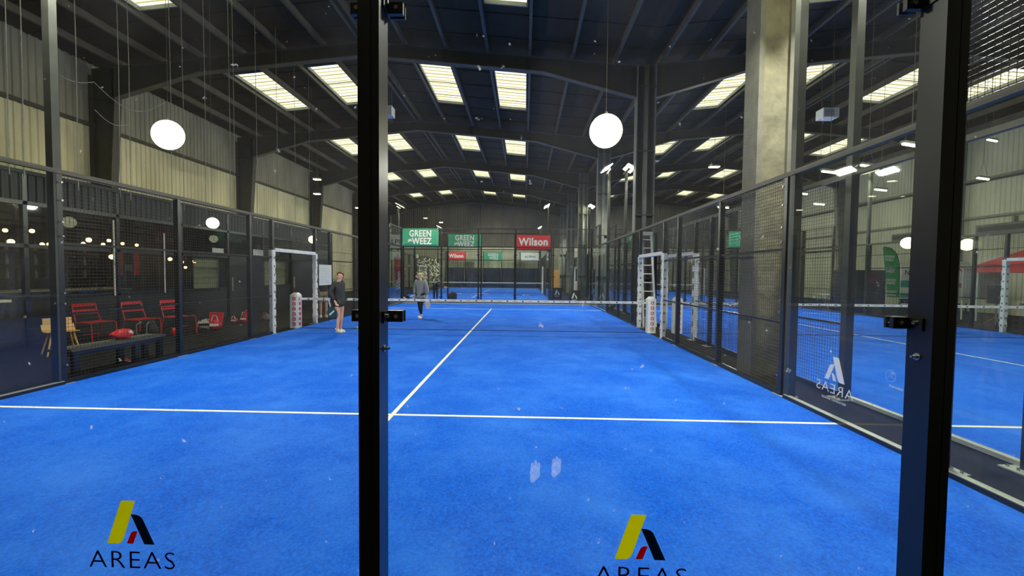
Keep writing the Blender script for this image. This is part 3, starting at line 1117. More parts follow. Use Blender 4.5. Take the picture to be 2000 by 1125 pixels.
globe('big round white globe standing in for a lamp reflection on the left', -5.55, 6.4, 4.3, .285)  # both big globes are added solids standing in for reflections in the glass
globe('big round white globe standing in for a lamp reflection right of centre', 3.02, 6.4, 4.37, .31)
globe('small round glowing globe over the bar front, nearer one', -7.0, 9.37, 2.93, .15)
globe('small round glowing globe over the bar front, farther one', -7.0, 14.6, 2.92, .15)
globe('pale round globe lamp just left of the thick black post', 14.9, 13.2, 2.84, .2, 'lamp2')
globe('pale round globe lamp left of the red canopy', 16.7, 13.0, 2.78, .2, 'lamp2')


def high_lamp(label, x, y, z, w=.34):
    t = thing('hanging_floodlight', label, 'lamp', (x, y, z))
    MB().box(-w / 2, w / 2, -.12, .12, 0, .07).obj('housing', M['steelL'], t)
    MB().box(-w / 2 + .02, w / 2 - .02, -.1, .1, -.02, 0).obj('lens', M['led'], t)
    MB().tube([(0, 0, .06), (0, 0, roofz(x) - z)], .008, 6).obj('stem', M['steel'], t)


high_lamp('upper of two floodlights against the left wall', -8.7, 18.3, 6.15)
high_lamp('lower of two floodlights against the left wall', -10.2, 21.2, 6.0)
high_lamp('floodlight beside the left edge of the black post', -10.4, 27.3, 6.2)
high_lamp('bright lamp in the right aisle, left of the concrete column', 10.9, 19.3, 7.05, .5)
high_lamp('small lamp above the first green banner', -8.3, 38.5, 7.0)
high_lamp('lamp above the large green banner', -6.6, 37.8, 6.5)
for k, (x, y, z, lab) in enumerate(((10.06, 10.34, 4.6, 'bar lamp standing in for a reflection over the right court, nearest the slanting rail'), (10.6, 9.7, 4.6, 'bar lamp standing in for a reflection over the right court, paired beside the mast'),
                                    (10.08, 7.93, 4.6, 'bar lamp standing in for a reflection over the right court touching the black post'), (13.5, 12.73, 4.6, 'bar lamp standing in for a reflection over the right court in the upper aisle'),
                                    (13.47, 15.57, 4.6, 'bar lamp standing in for a reflection over the right court, farther lower one'), (11.31, 13.39, 4.6, 'bar lamp standing in for a reflection over the right court, left of the mast'),
                                    (10.07, 16.5, 4.6, 'bar lamp standing in for a reflection just left of the concrete column'), (17.9, 13.5, 6.5, 'bar lamp standing in for a reflection at the right edge, higher one'), (15.5, 11.5, 4.7, 'bar lamp standing in for a reflection right of the thick black post'))):
    t = thing('lamp_reflection', lab, 'lamp', (x, y, z), R(20))  # added glowing bars in place of mast floodlight reflections
    MB().box(-.3, .3, -.05, .05, 0, .05).obj('housing', M['steelL'], t)
    MB().tube([(-.28, 0, -.02), (.28, 0, -.02)], .028, 8).obj('tube', M['tube'], t)
    b = MB()
    b.tube([(0, 0, .5), (0, 0, roofz(x) - z - .02)], .006, 5)
    for sx in (-.25, .25):
        b.tube([(sx, 0, .04), (0, 0, .5)], .004, 5)
    b.obj('suspension', M['steel'], t)

# unit heaters hung from the roof
for x, y, lab in ((-3.72, 13.7, 'white box heater under the roof, right of the black post'), (12.55, 14.0, 'white box heater under the right roof')):
    t = thing('unit_heater', lab, 'heater', (x, y, 7.42))
    MB().box(-.28, .28, -.2, .2, 0, .34).obj('casing', M['pale'], t)
    b = MB()
    for k in range(4):
        b.box(-.24, .1, -.215, -.2, .06 + k * .06, .09 + k * .06)
    b.obj('louvre', M['grey'], t)
    b = MB()
    for sx in (-.22, .22):
        b.tube([(sx, 0, .33), (sx, 0, roofz(x) - 7.42)], .012, 6)
    b.obj('hanger', M['steel'], t)

# cords of the hanging divider on the left
for k, (y, z0) in enumerate(((4.61, 3.1), (4.8, 3.1), (5.59, 3.05), (6.35, 3.05), (6.56, 3.05), (7.53, 3.05), (7.86, 3.05), (8.52, 3.05), (9.37, 3.05), (9.53, 3.6), (10.47, 3.05), (11.48, 3.05), (12.5, 3.05), (13.45, 3.05))):
    o = MB().tube([(0, 0, 0), (.012, .01, (roofz(-6.5) - z0) * .4), (0, 0, roofz(-6.5) - z0)], .007, 5).obj('divider_rope', M['steelL'])
    o.location = (-6.5, y, z0)
    tag(o, 'thin pale rope hanging from the roof on the left side', 'rope', 'hanging divider ropes on the left')
b = MB()
for (p, q, sag) in (((-6.5, 5.2, 5.0), (-6.5, 5.9, 5.1), .1), ((-6.5, 5.9, 5.1), (-6.5, 7.4, 5.35), .35), ((-6.5, 5.9, 4.6), (-6.5, 6.6, 4.6), .15)):
    pts = []
    for i in range(11):
        f = i / 10
        pts.append((p[0], p[1] + (q[1] - p[1]) * f, p[2] + (q[2] - p[2]) * f - sag * math.sin(PI * f)))
    b.tube(pts, .006, 5)
o = b.obj('net_rope', M['steelL'])
tag(o, 'slack drooping rope strung between the hanging ropes top left', 'rope')

# ================================================================== BAR BUILDING (left)
FX = -9.0
bar = setting('wall_bar_front')
YB0, YB1 = -3.0, 20.4
ys = [YB0 + i * 1.95 for i in range(13)]
for i in range(12):
    a, b_ = ys[i], ys[i + 1]
    MB().box(FX - .06, FX, a + .006, b_ - .006, 0, 1.0).obj('base_panel', M['facade'], bar)
    f = MB(); corrug(f, 'x', FX, a + .01, b_ - .01, 3.02, 3.62, 1, .15, .02)
    f.obj('fascia_panel', M['facade'], bar)
    MB().box(FX - .05, FX + .03, b_ - .04, b_ + .04, 0, 3.65).obj('mullion', M['black'], bar)
    MB().box(FX - .03, FX - .02, a + .04, b_ - .04, 1.0, 2.1).obj('window_pane', M['wglass'], bar)
    MB().box(FX - .03, FX - .02, a + .04, b_ - .04, 2.16, 3.0).obj('window_pane', M['wglass'], bar)
for z in (1.0, 2.1, 3.0):
    MB().box(FX - .05, FX + .03, YB0, YB1, z - .02, z + .06).obj('transom', M['black'], bar)
MB().box(WL + .1, FX + .05, YB0, YB1, 3.62, 3.7).obj('roof_slab', M['facade'], bar)
MB().box(WL + .9, WL + 1.0, YB0, YB1, 0, 3.6).obj('inner_wall', M['brown'], bar)
MB().box(WL + .1, FX, YB1 - .06, YB1, 0, 3.62).obj('end_wall', M['pale'], bar)
# doors of the bar
for k, (a, b_) in enumerate(((12.6, 14.5), (16.5, 18.4))):
    d = setting('door_%d' % (k + 1), (FX + .02, a, 0))
    MB().box(0, .04, 0, b_ - a, .01, 2.12).obj('leaf', M['facade'], d)
    MB().box(.04, .08, .1, .13, .9, 1.4).obj('handle', M['alu'], d)
# white slim poles in front of the facade
for y, z0, z1 in ((8.55, .98, 2.9), (10.0, .98, 2.7)):
    o = MB().tube([(0, 0, 0), (0, 0, z1 - z0)], .018, 8).obj('upright_tube', M['white'])
    o.location = (FX + .06, y, z0)
    tag(o, 'slim white vertical tube on the bar front, ' + ('nearer' if y < 9 else 'farther') + ' one', 'tube')
# interior contents
bi = [(-10.2, 2.35, 5.6), (-10.6, 2.6, 7.0), (-10.4, 2.55, 8.0), (-11.2, 2.55, 7.9), (-10.4, 2.25, 8.35), (-11.6, 2.6, 8.4), (-11.2, 2.3, 8.2), (-11.5, 2.3, 9.1), (-10.8, 2.35, 9.5), (-11.3, 2.5, 10.1), (-11.4, 2.4, 10.6), (-10.9, 2.5, 10.3), (-10.2, 2.0, 9.7), (-11.8, 2.5, 11.6), (-12.0, 2.5, 12.3), (-10.3, 1.95, 6.7), (-10.5, 2.15, 7.1), (-10.4, 2.3, 4.9), (-11.8, 2.05, 13.4), (-11.5, 1.95, 13.6), (-11.3, 1.75, 13.5), (-11.6, 2.0, 14.3), (-10.6, 2.3, 3.9)]
for k, (x, z, y) in enumerate(bi):
    t = thing('pendant_bulb', 'warm glowing bare bulb hanging inside the bar behind the left mesh', 'bulb', (x, y, z), 0, 'warm pendant bulbs in the bar')
    r = .048 if k % 3 else .066
    MB().ball((0, 0, 0), r, 12, 8).obj('glass_bulb', M['bulb'], t, smooth=True)
    MB().tube([(0, 0, r - .01), (0, 0, r + .06)], .022, 8).obj('socket', M['black'], t)
    MB().tube([(0, 0, r + .05), (0, 0, 3.6 - z)], .004, 5).obj('cord', M['black'], t)
# long counter and shelves
t = thing('bar_counter', 'long dark bar counter with a cream top inside the left building', 'counter', (-11.2, 2.0, 0))
MB().box(-.3, .3, 0, 9, 0, 1.05).obj('body', M['facade'], t)
MB().box(-.36, .36, -.05, 9.05, 1.05, 1.1).obj('worktop', M['counter'], t)
t = thing('serving_shelf', 'cream wooden serving shelf along the bar front at the left edge', 'shelf', (FX + .1, 3.0, .98))
MB().box(0, .35, 0, 3.15, 0, .05).obj('board', M['counter'], t)
MB().box(.0, .03, 0, 3.15, .05, .12).obj('upstand', M['counter'], t)
for y in (.3, 1.6, 2.9):
    MB().beam((.02, y, -.25), (.3, y, 0), .03).obj('bracket', M['black'], t)
for k in range(5):
    y = 3.3 + k * .5
    t = thing('glass_jar', 'small dark jar with pale lid standing on the cream serving shelf', 'jar', (FX + .26, y, 1.03), 0, 'jars on the serving shelf')
    MB().tube([(0, 0, 0), (0, 0, .1)], .045, 10).obj('body', M['bag'], t)
    MB().tube([(0, 0, .1), (0, 0, .12)], .047, 10).obj('lid', M['pale'], t)
t = thing('table_fan', 'small round pale lamp on a stem, on the serving shelf at the left edge', 'lamp', (FX + .22, 4.3 + .25, 1.03))
MB().tube([(0, 0, 0), (0, 0, .02)], .07, 12).obj('base', M['pale'], t)
MB().tube([(0, 0, .02), (0, 0, .24)], .01, 6).obj('stem', M['pale'], t)
MB().ball((0, 0, .28), .09, 12, 8, (1, 1, .6)).obj('shade', M['pale'], t, smooth=True)
t = thing('framed_shirt', 'red and black sports shirt framed on the bar wall above the chairs', 'picture', (-12.0, 11.9, 1.4))
MB().box(0, .04, -.5, .5, 0, .9).obj('frame', M['black'], t)
MB().poly([(.045, -.42, .05), (.045, -.15, .05), (.045, -.15, .85), (.045, -.42, .8)], (1, 0, 0), .01).poly([(.045, .42, .05), (.045, .22, .05), (.045, .22, .85), (.045, .42, .8)], (1, 0, 0), .01).obj('red_panel', M['red'], t)
MB().box(.045, .055, -.14, .2, .1, .8).obj('dark_panel', M['dkprint'], t)
MB().box(.055, .06, -.1, .16, .2, .42).obj('pale_print', M['grey'], t)
for k in range(3):
    t = thing('bottle_shelf', 'dark wall shelf behind the bar, ' + ['lowest', 'middle', 'topmost'][k] + ' of three', 'shelf', (-12.1, 8.6, 1.35 + k * .38))
    MB().box(-.1, .18, 0, 2.6, 0, .03).obj('board', M['brown'], t)
    for j in range(12):
        b = thing('bottle', 'dark bottle standing on the bar shelves', 'bottle', (-12.05, 8.75 + j * .21, 1.38 + k * .38), 0, 'bottles on the bar shelves')
        MB().tube([(0, 0, 0), (0, 0, .16), (0, 0, .2), (0, 0, .27)], [.035, .035, .013, .013], 8).obj('body', M['bag'] if j % 3 else M['grey'], b)
# cream blinds in the farther windows
for k, (y, w) in enumerate(((14.6, .75), (16.2, .8), (12.0, .55))):
    t = thing('cream_blind', 'cream blind panel hanging in a bar window, ' + ['middle', 'right', 'left'][k] + ' one', 'blind', (FX - .3, y, 1.05))
    for j in range(6):
        MB().box(0, .02, -w, w, j * .17, j * .17 + .16).obj('slat', M['cream'], t)
# pale posters and monitor
for k, (y, z, w, h) in enumerate(((12.1, 2.2, .25, .2), (14.2, 2.25, .3, .22), (18.0, 1.35, .3, .5), (19.4, 1.3, .25, .6))):
    o = MB().box(0, .012, -w, w, 0, h).obj('notice', M['pale'] if k < 3 else M['orange'])
    o.location = (FX + .035, y, z)
    tag(o, ['small pale notice high on the bar window', 'second small pale notice high on the bar window', 'pale notice on the bar wall behind the gate', 'orange notice by the bar end'][k], 'notice')
t = thing('wooden_crate', 'brown wooden crate on the bar sill behind the mesh', 'crate', (FX - .5, 10.1, 1.02))
for z in (0, .1, .2):
    for x in (-.2, .2):
        MB().box(x - .01, x + .01, -.7, .7, z, z + .08).obj('slat', M['brown'], t)
MB().box(-.2, .2, -.7, .7, 0, .02).obj('base', M['wood'], t)


# ================================================================== FURNITURE ON THE LEFT
def red_chair():
    t = thing('metal_chair', '', 'chair')
    for sx in (-1, 1):
        # front leg + armless side loop
        b = MB().tube([(sx * .24, -.24, 0), (sx * .24, -.22, .43), (sx * .235, -.18, .455), (sx * .23, .2, .45)], .011, 6)
        b.obj('leg', M['redp'], t)
        b = MB().tube([(sx * .24, .32, 0), (sx * .235, .2, .45), (sx * .225, .3, .72), (sx * .22, .33, .86)], .011, 6)
        b.obj('leg', M['redp'], t)
    for k in range(7):
        y = -.2 + k * .062
        MB().box(-.23, .23, y, y + .045, .452 + .004 * abs(k - 3), .462 + .004 * abs(k - 3)).obj('seat_slat', M['redp'], t)
    for z, y in ((.66, .278), (.72, .302), (.82, .325), (.855, .335)):
        MB().box(-.225, .225, y - .006, y + .006, z - .02, z + .018).obj('back_slat', M['redp'], t)
    MB().beam((-.24, -.0, .2), (.24, -.0, .2), .014).obj('stretcher', M['redp'], t)
    return t


c0 = red_chair()
spots = [(-8.1, 7.3, 82, 'red metal garden chair, leftmost of the three, partly behind the bench'), (-7.65, 7.95, 82, 'red metal garden chair in the middle with a black bag beside it'), (-7.3, 8.6, 82, 'red metal garden chair, rightmost of the three, red bottle at its feet')]
for i, (x, y, a, lab) in enumerate(spots):
    o = c0 if i == 0 else copy_tree(c0)
    o.location = (x, y, 0); o.rotation_euler = (0, 0, R(a)); o['label'] = lab
    o['group'] = 'red metal chairs by the bar'
# wooden chair
t = thing('wooden_chair', 'pale wooden bucket chair with splayed legs behind the mast', 'chair', (-7.45, 6.05, 0), R(60))
b = MB()
for (i, (y0, z0)) in enumerate([]): pass
pts = []
prof = [(-.22, .45), (-.05, .43), (.1, .435), (.18, .47), (.23, .56), (.26, .68), (.27, .82)]
for k in range(len(prof) - 1):
    (ya, za), (yb, zb) = prof[k], prof[k + 1]
    wa, wb = (.22 if k < 5 else .2), (.22 if k < 4 else .17)
    b.beam((0, ya, za), (0, yb + .005, zb), wa + wb, .016)
b.obj('shell', M['wood'], t)
for sx in (-1, 1):
    for sy in (-1, 1):
        MB().tube([(sx * .14, sy * .13, .43), (sx * .22, sy * .22, 0)], [.018, .012], 8).obj('leg', M['wood'], t)
# bench
t = thing('low_bench', 'low black bench with a dark top right behind the left mesh', 'bench', (-5.42, 5.05, 0))
MB().box(-.19, .19, -.75, .85, .4, .44).obj('top', mat('dark grey board', (84, 84, 76), .6, var=.2), t)
MB().box(-.17, .17, -.7, .8, .33, .4).obj('apron', M['black'], t)
for y in (-.66, .3, .76):
    for x in (-.14, .14):
        MB().box(x - .035, x + .035, y - .04, y + .04, 0, .34).obj('leg', M['black'], t)


def lump(b, c, r, sc, seed, n=14, m=9, amp=.18):
    rnd = random.Random(seed)
    ph = [rnd.uniform(0, 6.3) for _ in range(6)]
    o = len(b.v)
    b.ball(c, r, n, m, sc)
    for i in range(o, len(b.v)):
        v = Vector(b.v[i]) - Vector(c)
        d = v.normalized() if v.length else v
        k = 1 + amp * (math.sin(d.x * 4 + ph[0]) * math.sin(d.y * 5 + ph[1]) + .6 * math.sin(d.z * 7 + ph[2] + d.x * 3) + .3 * math.sin(d.x * 11 + ph[3]) * math.cos(d.z * 9 + ph[4]))
        b.v[i] = tuple(Vector(c) + v * k)


b = MB(); lump(b, (0, 0, .09), .2, (.6, .8, .42), 3)
o = b.obj('red_jersey', M['red'], smooth=True)
o.location = (-5.42, 5.25, .44)
tag(o, 'crumpled red jersey lying on the low bench', 'jersey')
t = thing('backpack', 'black backpack with straps hanging beside the middle red chair', 'bag', (-7.15, 7.6, 0))
b = MB(); lump(b, (0, 0, .24), .22, (.8, .6, 1.1), 5, amp=.1)
b.obj('body', M['bag'], t, smooth=True)
for sx in (-1, 1):
    MB().tube([(sx * .08, -.1, .45), (sx * .12, -.2, .4), (sx * .12, -.2, .2), (sx * .08, -.12, .08)], .014, 6).obj('strap', M['grey'], t)
t = thing('drink_bottle', 'red drink bottle standing under the rightmost red chair', 'bottle', (-7.25, 8.35, 0))
MB().tube([(0, 0, 0), (0, 0, .17), (0, 0, .2), (0, 0, .21)], [.045, .045, .03, .02], 12).obj('body', M['redp'], t, smooth=True)
MB().tube([(0, 0, .205), (0, 0, .24)], .022, 10).obj('cap', M['black'], t)
t = thing('flip_flop', 'pink sandal on the floor under the bench', 'shoe', (-5.6, 5.5, 0), R(60))
MB().poly([(.045 * math.cos(k * PI / 8), .13 * math.sin(k * PI / 8), .0) for k in range(16)], (0, 0, 1), .02).obj('sole', M['pink'], t)
MB().tube([(-.04, 0, .02), (-.01, .05, .05), (0, .08, .02)], .007, 6).tube([(.04, 0, .02), (.01, .05, .05), (0, .08, .02)], .007, 6).obj('strap', M['pink'], t)


def rbag(label, x, y, rz, l, h, mm, m2):
    t = thing('sports_bag', label, 'bag', (x, y, 0), R(rz))
    b = MB(); lump(b, (0, 0, h * .45), h * .5, (l / h, .55, .9), int(l * 100), 16, 10, .08)
    b.obj('body', M[mm], t, smooth=True)
    MB().tube([(-l * .28, -.05, h * .7), (-l * .12, -.06, h * 1.15), (l * .12, -.06, h * 1.15), (l * .28, -.05, h * .7)], .012, 6).obj('handle', M[m2], t)
    MB().box(-l * .35, l * .35, -h * .285, -h * .27, h * .35, h * .55).obj('stripe', M[m2], t)
    return t


rbag('white sports bag on the floor, left of the red one', -7.35, 9.5, 15, .4, .32, 'white', 'bag')
t = rbag('upright red racket bag standing on the floor beside the white bag', -6.95, 9.35, 20, .3, .36, 'red', 'wprint')
MB().poly([(-.14, -.04, .2), (.14, -.04, .2), (.19, -.06, .48), (-.12, -.06, .5)], (0, 1, 0), .12).obj('open_flap', M['red'], t)
rbag('small red box bag on the floor farther back', -7.55, 10.9, 10, .2, .2, 'red', 'wprint')
t = rbag('red and white racket bag leaning near the fence post', -7.3, 11.0, 10, .22, .3, 'red', 'wprint')
MB().tube([(0, 0, .2), (.08, 0, .4)], [.09, .05], 8).obj('top_pocket', M['red'], t)
rbag('grey and pink bag on the floor near the gate', -7.0, 11.6, 0, .26, .26, 'grey', 'pink')

# notice sheet hung on the fence behind the woman
t = thing('notice_sheet', 'large white paper sheet with printed lines hung on the left fence', 'notice', (-5.005, 11.62, 0))
o = MB().box(-.006, .0, -.42, .42, 1.2, 1.86).obj('paper', M['pale'], t)
b = MB()
for k in range(9):
    b.box(.0, .002, -.34, .34 - .1 * (k % 3), 1.27 + k * .06, 1.275 + k * .06)
b.obj('printed_line', M['grey'], t)


# ================================================================== THINGS ON THE RIGHT
t = thing('pop_up_canopy', 'red pop up canopy tent at the right edge', 'tent', (20.27, 13.1, 0))
b = MB()
hw = 1.5
vs = [(-hw, -hw, 2.15), (hw, -hw, 2.15), (hw, hw, 2.15), (-hw, hw, 2.15), (0, 0, 3.15)]
ins = [(x * .985, y * .985, z - .03) for x, y, z in vs]
b.add(vs + ins, [(0, 1, 4), (1, 2, 4), (2, 3, 4), (3, 0, 4), (5, 9, 6), (6, 9, 7), (7, 9, 8), (8, 9, 5), (0, 5, 6, 1), (1, 6, 7, 2), (2, 7, 8, 3), (3, 8, 5, 0)])
b.obj('canopy', M['tent'], t)
b = MB()
for (x0, y0, x1, y1) in ((-hw, -hw, hw, -hw), (hw, -hw, hw, hw), (hw, hw, -hw, hw), (-hw, hw, -hw, -hw)):
    b.beam((x0, y0, 2.0), (x1, y1, 2.0), .015, .3)
b.obj('valance', M['tent'], t)
for sx in (-1, 1):
    for sy in (-1, 1):
        MB().box(sx * 1.47 - .02, sx * 1.47 + .02, sy * 1.47 - .02, sy * 1.47 + .02, 0, 2.15).obj('leg', M['pale'], t)
t = thing('feather_flag', 'green curved feather flag with white lettering, right of the mast', 'flag', (16.95, 15.8, 0))
pts = [(-.1, 0, .85), (.1, 0, .85)]
outl = [(.05, .8), (.04, 1.5), (.0, 2.2), (-.12, 2.6), (-.35, 2.82), (-.62, 2.88), (-.68, 2.86), (-.62, 2.4), (-.52, 1.7), (-.42, .82)]
MB().poly([(x, 0, z) for x, z in outl], (0, 1, 0), .01).obj('sail', M['flagg'], t)
MB().tube([(.06, 0, 0), (.06, 0, .8), (.05, 0, 1.5), (.01, 0, 2.2), (-.11, 0, 2.6), (-.34, 0, 2.83), (-.62, 0, 2.89)], .014, 6).obj('pole', M['black'], t)
MB().tube([(.06, 0, 0), (.06, 0, .03)], .22, 14).obj('base', M['black'], t)
for k in range(4):
    link('lettering', text_mesh('GREEN\nWEEZ', .13, M['wprint'], ext=.001, bold=.004), t, (-.25 - .05 * k, -.003, 1.0 + k * .48), (PI / 2, 0, 0))


def board(label, x, y, w, z0, z1, bands, texts):
    t = thing('advert_board', label, 'sign', (x, y, 0))
    MB().box(-w / 2, w / 2, 0, .03, z0, z1).obj('panel', M['wprint'], t)
    for sx in (-1, 1):
        MB().box(sx * (w / 2 - .05) - .02, sx * (w / 2 - .05) + .02, .03, .07, 0, z1).obj('leg', M['black'], t)
    for a, b_, m in bands:
        MB().box(-w / 2, w / 2, -.004, 0, a, b_).obj('printed_band', M[m], t)
    for txt, sz, m, tx, tz in texts:
        link('lettering', text_mesh(txt, sz, M[m], ext=.001), t, (tx, -.006, tz), (PI / 2, 0, 0))
    return t


board('white board with NESTE lettering and teal bands, right of the feather flag', 18.95, 16.9, 1.85, .5, 2.15, ((1.2, 1.5, 'teal'), (.75, .95, 'teal'), (.5, .7, 'dnavy')), (('NESTE', .3, 'dkprint', -.35, 1.75), ('a', .25, 'dkprint', -.45, 1.0)))
t = board('white board with a small house emblem and red stripe, left of the canopy', 20.65, 17.2, 1.25, .5, 2.35, ((1.2, 1.4, 'red'),), (('IMMO', .2, 'orange', .0, 1.55),))
MB().poly([(-.35, -.006, 1.8), (-.1, -.006, 2.05), (.1, -.006, 2.12), (.4, -.006, 1.85), (.32, -.006, 1.85), (.1, -.006, 2.04), (-.06, -.006, 1.98), (-.24, -.006, 1.8)], (0, 1, 0), .004).obj('roof_emblem', M['orange'], t)
o = MB().box(-.85, .85, 0, .9, 0, 1.95).obj('equipment_cabinet', mat('dark navy cabinet', (30, 34, 56), .6, var=.2, scale=3))
tg = thing('equipment_cabinet', 'large dark navy cabinet left of the green feather flag', 'cabinet', (16.98, 17.4, 0))
o.parent = tg; o.name = 'body'; o.location = (0, 0, 0)
for k in range(3):
    MB().box(-.8, .8, -.02, 0, .1 + k * .62, .66 + k * .62).obj('door', mat('dark navy cabinet', (30, 34, 56)), tg)
t = thing('lattice_board', 'white gridded display board under the canopy', 'board', (19.5, 15.0, 0))
b = MB()
for k in range(15):
    b.box(-.8 + k * .11, -.78 + k * .11, 0, .02, .8, 2.05)
for k in range(12):
    b.box(-.8, .76, .0, .02, .8 + k * .11, .82 + k * .11)
b.obj('grid', M['white'], t)
MB().box(-.8, .76, .03, .04, .8, 2.05).obj('backing', M['pale'], t)
for sx in (-.75, .7):
    MB().box(sx - .02, sx + .02, .02, .06, 0, .82).obj('leg', M['white'], t)
t = thing('loudspeaker', 'black loudspeaker on a stand before the gridded board', 'speaker', (18.0, 13.2, 0))
MB().box(-.18, .18, -.15, .15, .75, 1.4).obj('cabinet', M['black'], t)
MB().tube([(0, -.151, .95), (0, -.155, .95)], .12, 14).obj('cone', M['grey'], t)
MB().tube([(0, 0, 0), (0, 0, .76)], .02, 8).obj('pole', M['grey'], t)
for a in (0, 120, 240):
    MB().beam((0, 0, .3), (.3 * math.cos(R(a)), .3 * math.sin(R(a)), 0.01), .02).obj('leg', M['grey'], t)


def table(label, x, y, w, m):
    t = thing('folding_table', label, 'table', (x, y, 0))
    MB().box(-w / 2, w / 2, -.35, .35, .7, .74).obj('top', M[m], t)
    for sx in (-1, 1):
        MB().beam((sx * w * .42, -.3, 0.0), (sx * w * .42, .3, .7), .025).obj('leg', M['grey'], t)
        MB().beam((sx * w * .42, .3, 0.0), (sx * w * .42, -.3, .7), .025).obj('leg', M['grey'], t)


table('dark folding table left of the canopy, behind the thick black post', 17.0, 14.6, 1.4, 'bag')
table('white folding table beyond the right court, left end', 17.5, 19.6, 1.8, 'pale')
table('dark folding table under the red canopy', 20.3, 13.3, 2.0, 'bag')
t = thing('potted_plant', 'yellow green plant at the right edge below the canopy', 'plant', (18.1, 11.6, 0))
MB().tube([(0, 0, 0), (0, 0, .3)], [.13, .17], 12).obj('pot', M['black'], t)
b = MB()
rnd = random.Random(4)
for k in range(60):
    a = rnd.uniform(0, 2 * PI); e = rnd.uniform(.2, 1.3); l = rnd.uniform(.3, .5)
    d = Vector((math.cos(a) * math.cos(e), math.sin(a) * math.cos(e), math.sin(e)))
    q = d.cross(Vector((0, 0, 1))).normalized() * .03
    p = Vector((0, 0, .3))
    b.add([p, p + d * l * .6 + q, p + d * l, p + d * l * .6 - q], [(0, 1, 2, 3)])
b.obj('foliage', M['leaf'], t)
t2 = place(t, (5.45, 16.9, 0), 'yellow green plant at the foot of the fence behind the ladder')
t2.scale = (.5, .5, .8)
t3 = thing('red_beanbag', 'round red seat near the right wall', 'seat', (19.2, 20.6, 0))
b = MB(); lump(b, (0, 0, .55), .42, (1, 1, .8), 9, amp=.06)
b.obj('body', M['red'], t3, smooth=True)
MB().tube([(0, 0, 0), (0, 0, .3)], .3, 14).obj('base', M['grey'], t3)
# wall mounted grey radiators high on the right wall
for k, y in enumerate((17.2, 21.6)):
    t = thing('air_curtain', 'grey box unit on the right wall under the pale beam, ' + ['nearer', 'farther'][k], 'heater', (WR - .35, y, 3.7))
    MB().box(-.15, .15, -1.2, 1.2, 0, .4).obj('casing', M['grey'], t)
    MB().box(-.16, -.15, -1.1, 1.1, .08, .3).obj('grille', M['steel'], t)
    MB().box(.14, .36, -.05, .05, .3, .7).obj('bracket', M['steelL'], t)
# black bin just outside the end wall
t = thing('round_bin', 'rounded black bin standing behind the far glass', 'bin', (-2.55, 21.3, 0))
MB().tube([(0, 0, 0), (0, 0, .42), (0, 0, .52), (0, 0, .57)], [.24, .27, .2, .08], 16).obj('body', M['bag'], t, smooth=True)
MB().tube([(0, 0, .56), (0, 0, .6)], .03, 8).obj('knob', M['black'], t)
# decorative pale branch lights behind the far glass left
t = thing('branch_decoration', 'cluster of pale branches behind the blonde player', 'decoration', (-5.85, 29.5, .0))
b = MB()
rnd = random.Random(11)
for k in range(70):
    x = rnd.uniform(-.85, .85); z = rnd.uniform(1.2, 2.7) - abs(x) * .2
    b.beam((x, rnd.uniform(-.2, .2), z), (x + rnd.uniform(-.25, .25), 0, z + rnd.uniform(-.3, .3)), .09, .04)
o = b.obj('branches', M['cream'], t); o['kind'] = 'stuff'
MB().tube([(0, 0, .01), (0, 0, 1.8)], .05, 8).obj('trunk', M['brown'], t)


# ================================================================== PEOPLE
def skin_mesh(name, V, E_, m, parent, lv=2, root=None):
    names = list(V)
    idx = {n: i for i, n in enumerate(names)}
    me = bpy.data.meshes.new(name)
    me.from_pydata([V[n][0] for n in names], [(idx[a], idx[b]) for a, b in E_], [])
    o = bpy.data.objects.new(name, me)
    COL.objects.link(o)
    sk = o.modifiers.new('skin', 'SKIN')
    if not me.skin_vertices:
        bpy.context.view_layer.objects.active = o
    data = me.skin_vertices[0].data
    for n in names:
        r = V[n][1]
        data[idx[n]].radius = r if isinstance(r, tuple) else (r, r)
        data[idx[n]].use_root = (n == (root or names[0]))
    sk.use_smooth_shade = True
    ss = o.modifiers.new('sub', 'SUBSURF'); ss.levels = lv; ss.render_levels = lv
    dg = bpy.context.evaluated_depsgraph_get()
    me2 = bpy.data.meshes.new_from_object(o.evaluated_get(dg))
    me2.name = name
    bpy.data.objects.remove(o)
    me2.materials.clear(); me2.materials.append(m)
    for p in me2.polygons: p.use_smooth = True
    return link(name, me2, parent)


def vadd(a, b): return tuple(x + y for x, y in zip(a, b))


